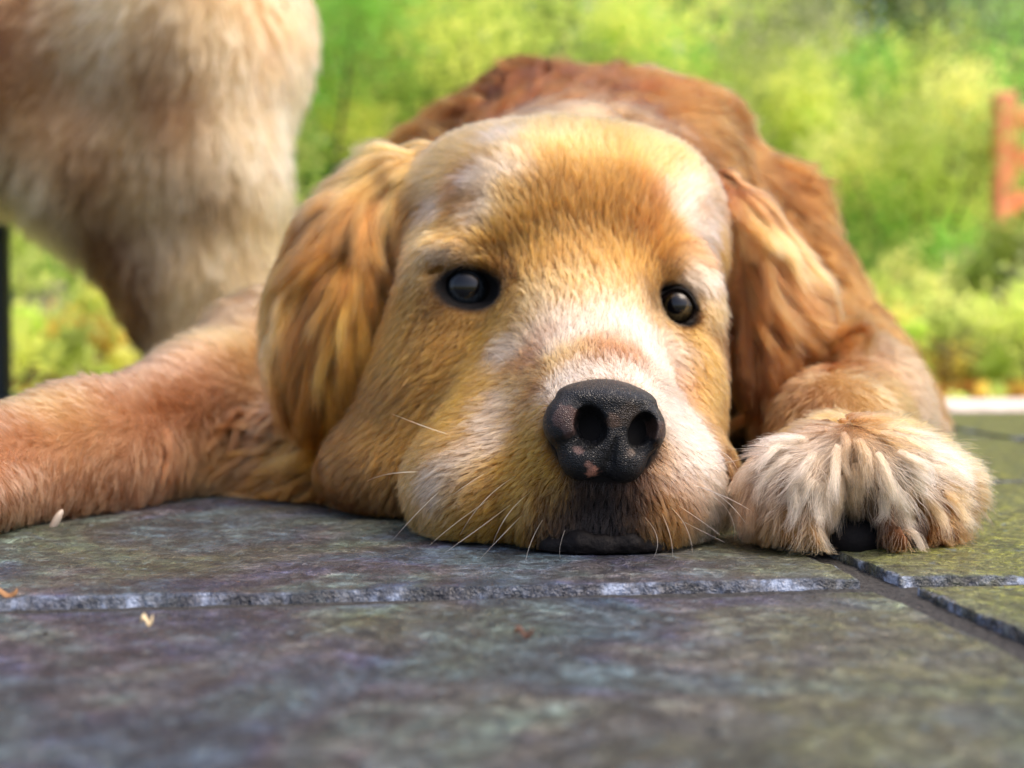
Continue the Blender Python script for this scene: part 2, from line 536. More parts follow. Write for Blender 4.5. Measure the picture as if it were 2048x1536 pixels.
m = Mat('joint_mortar', 0.9)
c = m.coord(); f = m.noise(c, 620, 3, 0.7)
m.base(m.ramp(f, [(0.42, (0.004, 0.004, 0.004)), (0.62, (0.045, 0.043, 0.040))]))
m.bump(f, 1.0, 0.0015)
nx, ny = 420, 300
X, Y = np.meshgrid(np.linspace(-0.3, 0.35, nx), np.linspace(0.2, 0.6, ny), indexing='ij')
q = np.stack([X.ravel(), Y.ravel(), np.zeros(X.size)], 1)
z = -0.0034 + 0.0004 * fbm(q, 300, 2, 2)
I = np.arange(nx * ny).reshape(nx, ny)
F_ = np.stack([I[:-1, :-1], I[1:, :-1], I[1:, 1:], I[:-1, 1:]], 2).reshape(-1, 4)
bed = mesh_obj('mortar_bed', np.stack([X.ravel(), Y.ravel(), z], 1), F_, m.m)
tag(bed, 'dark sandy mortar in the joints between the slabs', kind='structure')
# flat remainder of the bed under the slabs further off
bv = [(-2.2, -0.5, -0.0072), (2.4, -0.5, -0.0072), (2.4, 1.35, -0.0072), (-2.2, 1.35, -0.0072)]
bed2 = mesh_obj('mortar_bed', bv, [[0, 1, 2, 3]], m.m); tag(bed2, 'mortar bed', kind='structure')
# ------------------------------------------------------------------ ground beyond the patio
m = Mat('lawn_soil', 0.95)
c = m.coord(); f = m.noise(c, 3.0, 5, .6); f2 = m.noise(c, 45, 4, .6)
a = m.ramp(f, [(.35, (.10, .17, .02)), (.5, (.20, .24, .03)), (.62, (.34, .24, .04)), (.75, (.36, .16, .03))])
m.base(m.mix(.5, a, m.ramp(f2, [(.3, (.08, .09, .02)), (.7, (.40, .34, .08))])))
m.bump(f2, .6, .02)
n_ = 90
X, Y = np.meshgrid(np.linspace(-1, 1, n_), np.linspace(-1, 1, n_), indexing='ij')
X = np.sign(X) * np.abs(X) ** 2.2 * 150; Y = np.sign(Y) * np.abs(Y) ** 2.2 * 150 + 2
q = np.stack([X.ravel(), Y.ravel(), 0 * X.ravel()], 1)
dist = np.hypot(q[:, 0], q[:, 1] - .4)
z = -0.03 + .05 * fbm(q, .7, 4, 3) * np.clip((dist - 2.8) / 4, 0, 1)
I = np.arange(n_ * n_).reshape(n_, n_)
F_ = np.stack([I[:-1, :-1], I[1:, :-1], I[1:, 1:], I[:-1, 1:]], 2).reshape(-1, 4)
tag(mesh_obj('ground', np.stack([q[:, 0], q[:, 1], z], 1), F_, m.m), 'garden ground', kind='structure')

def rbox(name, c, size, mat, parent=None, rot=None, bev=.004):
    """box with chamfered edges"""
    x, y, z_ = [s / 2 for s in size]; b = min(bev, min(x, y, z_) * .6)
    V, idx = [], {}
    for sx in (-1, 1):
        for sy in (-1, 1):
            for sz in (-1, 1):
                for k in range(3):
                    v = [x * sx, y * sy, z_ * sz]
                    for j in range(3):
                        if j != k: v[j] -= b * (sx, sy, sz)[j]
                    idx[(sx, sy, sz, k)] = len(V); V.append(v)
    F = []
    for k in range(3):
        o1, o2 = [(1, 2), (2, 0), (0, 1)][k]
        for s in (-1, 1):
            q = []
            for a_, b_ in ((-1, -1), (1, -1), (1, 1), (-1, 1)):
                t = [0, 0, 0]; t[k] = s; t[o1] = a_; t[o2] = b_; q.append(idx[(*t, k)])
            F.append(q if s > 0 else q[::-1])
    for k in range(3):                      # edge chamfers along axis k
        o1, o2 = [(1, 2), (2, 0), (0, 1)][k]
        for a_ in (-1, 1):
            for b_ in (-1, 1):
                t0 = [0, 0, 0]; t0[k] = -1; t0[o1] = a_; t0[o2] = b_; t1 = list(t0); t1[k] = 1
                q = [idx[(*t0, o1)], idx[(*t1, o1)], idx[(*t1, o2)], idx[(*t0, o2)]]
                F.append(q if a_ * b_ < 0 else q[::-1])
    for sx in (-1, 1):
        for sy in (-1, 1):
            for sz in (-1, 1):
                q = [idx[(sx, sy, sz, k)] for k in range(3)]
                F.append(q if sx * sy * sz > 0 else q[::-1])
    V = np.array(V)
    if rot is not None: V = V @ rot.T
    return mesh_obj(name, V + np.asarray(c), F, mat, parent, smooth=False)

m = Mat('pale_stone', .8); f = m.noise(m.coord(), 30, 5, .6)
m.base(m.ramp(f, [(.3, (.45, .38, .32)), (.7, (.72, .64, .56))])); m.bump(f, .4, .004)
for i in range(-4, 5):
    cc_ = CROSS + ex * (i * .5 + .1) + ey * .975
    tag(rbox('kerb', (cc_[0], cc_[1], -.027), (.494, .15, .05), m.m, rot=rotm(0, 0, 7.65)), 'pale stone edging of the patio', kind='structure')

# ------------------------------------------------------------------ foliage
def leaf_mat(name, trans=.6):
    m = Mat(name, .5)
    at = m.node('ShaderNodeAttribute', attribute_name='tint')
    m.base(at.outputs['Color']); m.b.inputs['Specular IOR Level'].default_value = .35
    tr = m.node('ShaderNodeBsdfTranslucent'); m.link(at.outputs['Color'], tr.inputs['Color'])
    mx = m.node('ShaderNodeMixShader'); mx.inputs[0].default_value = trans
    m.link(m.b.outputs[0], mx.inputs[1]); m.link(tr.outputs[0], mx.inputs[2])
    m.link(mx.outputs[0], m.n['Material Output'].inputs['Surface'])
    return m.m
M_leaf = leaf_mat('leaf')
M_bark = Mat('bark', .9); f = M_bark.noise(M_bark.coord(), 14, 5, .6); M_bark.base(M_bark.ramp(f, [(.3, (.05, .035, .025)), (.7, (.16, .12, .085))])); M_bark.bump(f, .8, .01); M_bark = M_bark.m

def leaves(name, centres, size, cols, parent, mat=None, up=.3):
    """leaf-shaped folded faces, one per centre"""
    n = len(centres); a = nrm(rng.normal(0, 1, (n, 3)) + [0, 0, -up]); b = nrm(np.cross(a, rng.normal(0, 1, (n, 3)))); cn = np.cross(a, b)
    L = (size * (.6 + .8 * rng.random(n)))[:, None]; W_ = L * .30
    p0 = centres - a * L * .5; p3 = centres + a * L * .5; mid = centres + cn * L * .06
    l1 = centres - a * L * .1 + b * W_ - cn * L * .05; r1 = centres - a * L * .1 - b * W_ - cn * L * .05
    V = np.stack([p0, l1, mid, r1, p3], 1).reshape(-1, 3)
    k = np.arange(n)[:, None] * 5
    F = np.concatenate([k + [0, 1, 2], k + [0, 2, 3], k + [1, 4, 2], k + [2, 4, 3]]).astype(np.int32)
    return mesh_obj(name, V, F, mat or M_leaf, parent, smooth=False, col=np.repeat(cols, 5, 0))

def limb_mesh(paths, parent, name='stem', mat=None):
    V, F = [], []; nt = 7
    for pts, r0, r1 in paths:
        pts = np.array(pts); m_ = len(pts); base = len(V)
        for i, p in enumerate(pts):
            t = nrm((pts[min(i + 1, m_ - 1)] - pts[max(i - 1, 0)])[None])[0]
            u = nrm(np.cross(t, [.3, 1, .2])[None])[0]; w = np.cross(t, u); r = r0 + (r1 - r0) * i / (m_ - 1)
            for j in range(nt):
                th = 6.2832 * j / nt; V.append(p + r * (u * math.cos(th) + w * math.sin(th)))
        for i in range(m_ - 1):
            for j in range(nt):
                F.append([base + i * nt + j, base + i * nt + (j + 1) % nt, base + (i + 1) * nt + (j + 1) % nt, base + (i + 1) * nt + j])
    return mesh_obj(name, V, F, mat or M_bark, parent)

def plant(name, loc, w, h, tints, n, leaf, label, cat, group, z0=.0, clumps=26, trunk_r=.02, hollow=0.55, part='foliage', trunk='stem', z_low=0.05):
    loc = np.array([loc[0], loc[1], -.03])
    root = empty(name, loc); tag(root, label, cat, group)
    cc_ = []
    while len(cc_) < clumps:
        u = rng.normal(0, 1, 3); u /= np.linalg.norm(u); u *= rng.random() ** .45
        q = np.array([u[0] * w * .5, u[1] * w * .45, z_low * h + z0 + (h - z0 - z_low * h) * (.5 + .5 * u[2])]); cc_.append(q)
    cc_ = np.array(cc_); cr = (.10 + .10 * rng.random(clumps)) * (w + h) * .5
    ci = rng.integers(0, clumps, n); u = rng.normal(0, .42, (n, 3))
    p = cc_[ci] + u * cr[ci][:, None]; p[:, 2] = np.maximum(p[:, 2], .02)
    ct = np.array(tints)[rng.integers(0, len(tints), clumps)] * (.45 + .8 * rng.random(clumps))[:, None]
    col = ct[ci] * (.95 + .1 * rng.random(n))[:, None]
    leaves(part, p, leaf, np.clip(col, .004, .9), root)
    paths = []
    for k in range(min(clumps, 12)):
        e = cc_[k]; mid = np.array([e[0] * .35, e[1] * .35, e[2] * .5]); paths.append(([(rng.normal(0, .02), rng.normal(0, .02), 0), mid, e], trunk_r, trunk_r * .3))
    limb_mesh(paths, root, trunk)
    return root
LIME = (.72, .90, .20); GRN = (.36, .68, .14); YEL = (.78, .92, .26); DGR = (.10, .17, .035); PAL = (.82, .92, .48); ORG = (.88, .60, .12); CRM = (.85, .80, .52); BLU = (.46, .64, .34)  # DGR also stands in for the shade of hollows and gaps
G1 = 'garden shrubs behind the dogs'
def X_at(px, d): return (px - 1024) / FPX * d
SH = [(640, 4.0, 1.3, 1.25, [GRN, LIME, GRN], 2600, 'bright green shrub left of the gap behind the lying dog', 'right beside the flank of the second dog'),
      (760, 5.2, 1.2, 1.9, [GRN, DGR, LIME], 2600, 'mid green shrub with dark leaves put in for shaded hollows', ''),
      (900, 4.6, 1.0, 1.0, [DGR, GRN, (.16, .10, .04)], 1800, 'low dark shrub with brown twigs', ''),
      (1060, 4.3, 1.2, 1.35, [LIME, LIME, GRN], 3000, 'lime green shrub directly above the lying dog', ''),
      (1290, 4.4, 1.1, 1.4, [LIME, PAL, YEL], 2800, 'yellow-green shrub above the back of the lying dog', ''),
      (1480, 5.0, 1.1, 1.3, [PAL, GRN, YEL], 2300, 'pale shrub right of the top of the back', ''),
      (1660, 4.2, 1.1, .95, [LIME, YEL, GRN], 2600, 'sunlit lime shrub halfway to the red chair', ''),
      (1800, 5.0, 1.2, 1.6, [BLU, GRN, DGR], 2400, 'blue-green shrub with dark leaves put in for a shaded hollow', ''),
      (1830, 3.7, .80, .72, [LIME, GRN, YEL], 2400, 'low glowing yellow-green shrub at the right', ''),
      (2010, 4.8, 1.2, 1.5, [BLU, PAL, GRN], 2200, 'bluish shrub behind the red chair', ''),
      (2230, 3.9, .9, .6, [YEL, PAL, LIME], 1700, 'pale yellow shrub at the right edge', ''),
      (2075, 2.85, .42, .40, [PAL, YEL, LIME], 1100, 'pale shrub in front of the seat of the red chair', ''),
      (560, 3.2, .8, .5, [LIME, YEL], 1300, 'low lime shrub between the two dogs', ''),
      (60, 3.4, .9, .5, [LIME, YEL, GRN], 1700, 'low lime shrub seen under the second dog', ''),
      (-300, 4.5, 1.6, 1.6, [GRN, LIME], 1600, 'green shrub beyond the left edge', ''),
      (2450, 4.2, 1.4, 1.4, [GRN, LIME], 1500, 'green shrub beyond the right edge', ''),
      (300, 4.8, 1.5, 1.6, [GRN, LIME, PAL], 1600, 'green shrub hidden behind the second dog', '')]
for px, d, w, h, tn, n, lb, _ in SH:
    plant('shrub', (X_at(px, d), d), w, h, tn, n * 7, .021, lb, 'shrub', G1, clumps=30, trunk_r=.012)
# low flowering plants at the edge of the lawn
FLW = [(1760, 2.3, .45, .16, [YEL, ORG, YEL], 'clump of orange and yellow flowers right of the foreleg'), (1900, 2.6, .5, .20, [YEL, LIME, LIME], 'yellow flower clump below the red chair'),
       (2060, 2.2, .4, .18, [YEL, LIME, YEL], 'bright yellow flower clump at the right edge'), (1650, 3.0, .5, .25, [LIME, YEL], 'low yellow-green plant behind the elbow'),
       (100, 2.4, .28, .22, [CRM, CRM, YEL], 'cream flower clump seen under the belly of the second dog'), (185, 2.2, .2, .18, [ORG, YEL, YEL], 'orange flower clump beside the hind leg of the second dog'), (20, 2.1, .35, .12, [YEL, ORG, LIME], 'low yellow flowers beside the dark post')]
for px, d, w, h, tn, lb in FLW:
    plant('flower_clump', (X_at(px, d), d), w, h, tn, 2000, .015, lb, 'flowers', 'flower clumps along the edge of the lawn', clumps=16, trunk_r=.003, part='blossom')
# trees closing the view
TR = [(-900, 9, 3.6, 5.0), (150, 10, 3.8, 5.4), (760, 8.2, 3.0, 4.4), (1120, 10, 3.6, 5.2), (1500, 8.6, 3.0, 4.6), (1880, 9.5, 3.4, 5.2), (2350, 8.5, 3.2, 4.6), (3100, 9.5, 3.8, 5.0)]
TL = ['broad tree far off beyond the left edge', 'green tree hidden behind the second dog', 'mid green tree with dark leaves put in for shadowy gaps, just right of the second dog', 'green tree over the middle of the lying dog',
      'light green tree over the rump of the lying dog', 'blue-green tree left of the red chair', 'pale green tree over the red chair', 'broad tree far off beyond the right edge']
TT = [[GRN, DGR], [GRN, DGR], [GRN, DGR, DGR], [DGR, GRN, LIME], [GRN, LIME, DGR], [BLU, DGR, GRN], [PAL, PAL, CRM, GRN], [GRN, LIME]]  # dark green leaves put the shade of gaps into the crown colour
for (px, d, w, h), lb, tn in zip(TR, TL, TT):
    plant('tree', (X_at(px, d), d), w, h, tn, 17000, .060, lb, 'tree', 'trees at the end of the garden', clumps=60, trunk_r=.07, part='crown', trunk='trunk', z_low=.04)
# fallen leaves on the lawn edge
n = 5200
p = np.stack([rng.uniform(-2.2, 2.4, n), 1.50 + rng.random(n) ** 1.4 * 2.6, -.022 + .012 * rng.random(n)], 1)
col = np.array([ORG, YEL, (.45, .20, .05), LIME, (.62, .30, .05)])[rng.integers(0, 5, n)] * (.6 + .6 * rng.random(n))[:, None]
fl = leaves('fallen_leaves', p, .035, col, None); tag(fl, 'orange and yellow leaf litter along the patio edge', 'leaf litter', kind='stuff')

# ------------------------------------------------------------------ red chair and dark post
m = Mat('red_paint', .55); f = m.noise(m.coord(), 12, 4, .6); m.base(m.ramp(f, [(.3, (.66, .24, .10)), (.7, (.84, .36, .16))])); MR = m.m
d = 3.3; x0 = X_at(2010, d); S_ = 1.01; ch = empty('garden_chair', (x0 + .24, d, -.03)); tag(ch, 'red wooden garden chair at the right edge, far out of focus', 'chair')
def cb(nm, c, s): return rbox(nm, [q * S_ for q in c], [q * S_ for q in s], MR, ch, bev=.006)
for xx, yy, hh in ((-.19, .17, .66), (.19, .17, .66), (-.19, -.17, .30), (.19, -.17, .30)):
    cb('leg', (xx, yy, hh / 2), (.048, .045, hh))
cb('seat', (0, 0, .312), (.43, .39, .024))
for k, zz in enumerate((.40, .50, .60)): cb('back_slat', (0, .17, zz), (.318, .02, .050))
for xx in (-.19, .19): cb('stretcher', (xx, 0, .14), (.022, .293, .03))
m = Mat('dark_metal', .5, (.02, .028, .03)); m.b.inputs['Metallic'].default_value = .3
po = empty('metal_post', (X_at(-6, 1.32), 1.32, 0)); tag(po, 'thin dark metal post at the left edge of the patio', 'post')
rbox('shaft', (0, 0, .60), (.022, .022, 1.18), m.m, po, bev=.003); rbox('foot_plate', (0, 0, .008), (.07, .07, .010), m.m, po, bev=.002)
# ------------------------------------------------------------------ the lying dog
def dog_field():
    g = Field(axis((-0.34, -0.16, 0.004), (-0.16, 0.19, 0.002), (0.19, 0.32, 0.004)),
              axis((0.43, 0.68, 0.002), (0.68, 1.72, 0.006)),
              axis((-0.006, 0.19, 0.002), (0.19, 0.30, 0.004)))
    E, C = g.E, g.C
    # trunk
    E(P(1125, 520, .98) , (.156, .20, .112), .02)
    C((.05, 1.12, .125), (.10, 1.48, .112), .135, .120, .05)
    E((.19, 1.42, .075), (.075, .12, .085), .04); E((-.02, 1.46, .075), (.06, .12, .08), .04)
    C((.22, 1.32, .03), (.24, 1.18, .022), .035, .022, .03); C((-.06, 1.36, .03), (-.09, 1.22, .022), .035, .022, .03)
    C((.11, 1.58, .10), (.17, 1.70, .03), .03, .02, .03)
    E(P(1085, 250, .93), (.040, .06, .030), .015)
    E(P(1340, 285, .96), (.050, .06, .036), .015)
    E(P(1560, 590, .93), (.040, .09, .075), .03)
    E(P(1560, 720, .88), (.055, .08, .055), .03)
    E(P(900, 850, .84), (.14, .10, .055), .03)
    C(P(1150, 490, .73), P(1200, 470, .92), .064, .096, .03)
    # skull
    E(P(1112, 512, .665), (.078, .085, .055), .02)
    E(P(1118, 420, .670), (.066, .068, .034), .02)
    E(P(975, 420, .675), (.024, .042, .027), .025); E(P(1280, 430, .675), (.024, .042, .027), .025)
    E(P(1140, 480, .640), (.050, .050, .040), .02)
    E(P(1148, 560, .618), (.042, .034, .030), .02)
    E(P(960, 520, .605), (.024, .018, .015), .014)
    E(P(1312, 556, .605), (.021, .018, .014), .014)
    E(P(930, 590, .605), (.027, .024, .019), .014)
    E(P(1345, 622, .607), (.019, .022, .017), .012)
    E(P(1150, 640, .590), (.031, .034, .024), .018)
    # cheeks and jaw
    E(P(902, 800, .625), (.034, .046, .046), .018)
    E(P(850, 930, .62), (.042, .05, .03), .02)
    E(P(660, 910, .70), (.045, .055, .037), .02)
    E(P(700, 990, .67), (.045, .045, .018), .02)
    E(P(1325, 800, .62), (.022, .046, .045), .014)
    E(P(1318, 960, .60), (.022, .046, .030), .014)
    # muzzle
    C(P(1160, 790, .575), P(1200, 885, .508), .030, .0265, .014)
    E(P(1080, 880, .550), (.026, .030, .028), .018)
    E(P(1000, 975, .541), (.035, .037, .028), .016)
    E(P(1322, 975, .528), (.022, .032, .027), .013)
    E(P(1120, 1000, .508), (.018, .018, .021), .010)
    E(P(1275, 1000, .505), (.016, .018, .021), .010)
    E(P(1200, 1065, .515), (.026, .028, .012), .010)
    # wedge of the muzzle running up between the eyes, lip folds, cheek planes
    C(P(1090, 670, .586), P(1000, 930, .552), .0225, .026, .015)
    C(P(1250, 700, .582), P(1340, 925, .553), .016, .019, .018)
    C(P(1165, 640, .585), P(1195, 800, .535), .027, .024, .016)
    E(P(915, 790, .612), (.030, .034, .042), .020)
    E(P(1356, 790, .600), (.0165, .036, .036), .014)
    # brow folds
    C(P(868, 548, .590), P(925, 498, .5835), .0028, .0030, .003, op='sub'); C(P(925, 498, .5835), P(1005, 505, .5800), .0030, .0020, .003, op='sub')
    E(P(935, 508, .592), (.019, .010, .0055), .006, rotm(0, 6, 0))
    E(P(1348, 553, .598), (.014, .010, .0055), .005, rotm(0, 12, 0))
    # muzzle furrow and mouth
    C(P(1213, 965, .484), P(1208, 1060, .483), .0012, .0016, .003, op='sub')
    E(P(1205, 1092, .484), (.017, .010, .0028), .003, op='sub')
    C(P(1210, 1040, .480), P(1110, 1095, .484), .0016, .0028, .003, op='sub'); C(P(1210, 1040, .480), P(1312, 1092, .484), .0016, .0028, .003, op='sub')
    # left foreleg (left in the picture)
    E(P(620, 780, .82), (.075, .08, .055), .03)
    g.chain([P(560, 800, .80), P(420, 838, .71), P(160, 915, .61), P(-60, 960, .555)], [.046, .035, .0285, .027], .02)
    E(P(440, 960, .68), (.035, .02, .016), .02)
    E(P(-150, 985, .53), (.034, .036, .021), .015)
    for qx, qy, qd in ((-330, 1010, .535), (-310, 1050, .51), (-230, 1075, .49), (-130, 1080, .49)):
        E(P(qx, qy, qd), (.013, .013, .011), .008)
    # right foreleg with its paw towards the camera
    g.chain([P(1668, 880, .60), P(1695, 830, .72), P(1640, 780, .86)], [.0280, .036, .048], .02)
    E(P(1750, 862, .80), (.032, .07, .034), .02)
    E(P(1690, 960, .545), (.024, .040, .022), .010)
    E(P(1775, 965, .540), (.022, .030, .018), .010)
    for qx, qy, qd, rx, rz in ((1560, 1020, .510, .0115, .0150), (1600, 968, .508, .0150, .0140), (1612, 1070, .500, .0075, .0090), (1690, 925, .512, .0140, .0140), (1770, 955, .508, .0150, .0145), (1785, 1065, .501, .0055, .0090), (1838, 990, .520, .0150, .0135), (1850, 1060, .515, .0120, .0095), (1880, 1000, .530, .0100, .0140)):
        E(P(qx, qy, qd), (rx, .017, rz), .0075)
    E(P(1700, 1065, .488), (.0110, .012, .0110), .003, op='sub')
    E(P(1828, 1055, .498), (.0060, .010, .0080), .002, op='sub')
    C(P(1702, 930, .4935), P(1700, 1040, .486), .0030, .0060, .005, op='sub'); C(P(1824, 940, .502), P(1822, 1060, .492), .0035, .0050, .005, op='sub'); C(P(1575, 985, .494), P(1590, 1110, .486), .0025, .0040, .005, op='sub')
    # eye sockets
    E(P(935, 573, .577), (.0136, .015, .0085), .003, rotm(0, 8, -12), op='sub')
    E(P(1348, 612, .585), (.0094, .018, .0088), .003, rotm(0, 12, 14), op='sub')
    g.floor(0.0008)
    return g

DOGLOC = np.array([0.03, 0.60, 0.0])
dog = empty('dog')
tag(dog, 'golden dog lying flat with its chin on the slate, looking at the camera', 'dog')
g = dog_field(); DV, DQ = g.mesh(3); del g
DN = vnormals(DV, DQ)
tr_ = np.clip((DV[:, 1] - .76) / .08, 0, 1) * np.clip((DV[:, 2] - .02) / .03, 0, 1)
wv_ = vnoise(DV * [1, .6, .45], 34, 61) * .6 + vnoise(DV * [1, .6, .5], 75, 62) * .4
DV = DV + DN * (tr_ * (.0085 * wv_))[:, None]
DN = vnormals(DV, DQ)
print('dog mesh', len(DV), round(time.time() - T0, 1))
bvh = BVHTree.FromPolygons([tuple(v) for v in DV], [tuple(q) for q in DQ.tolist()])
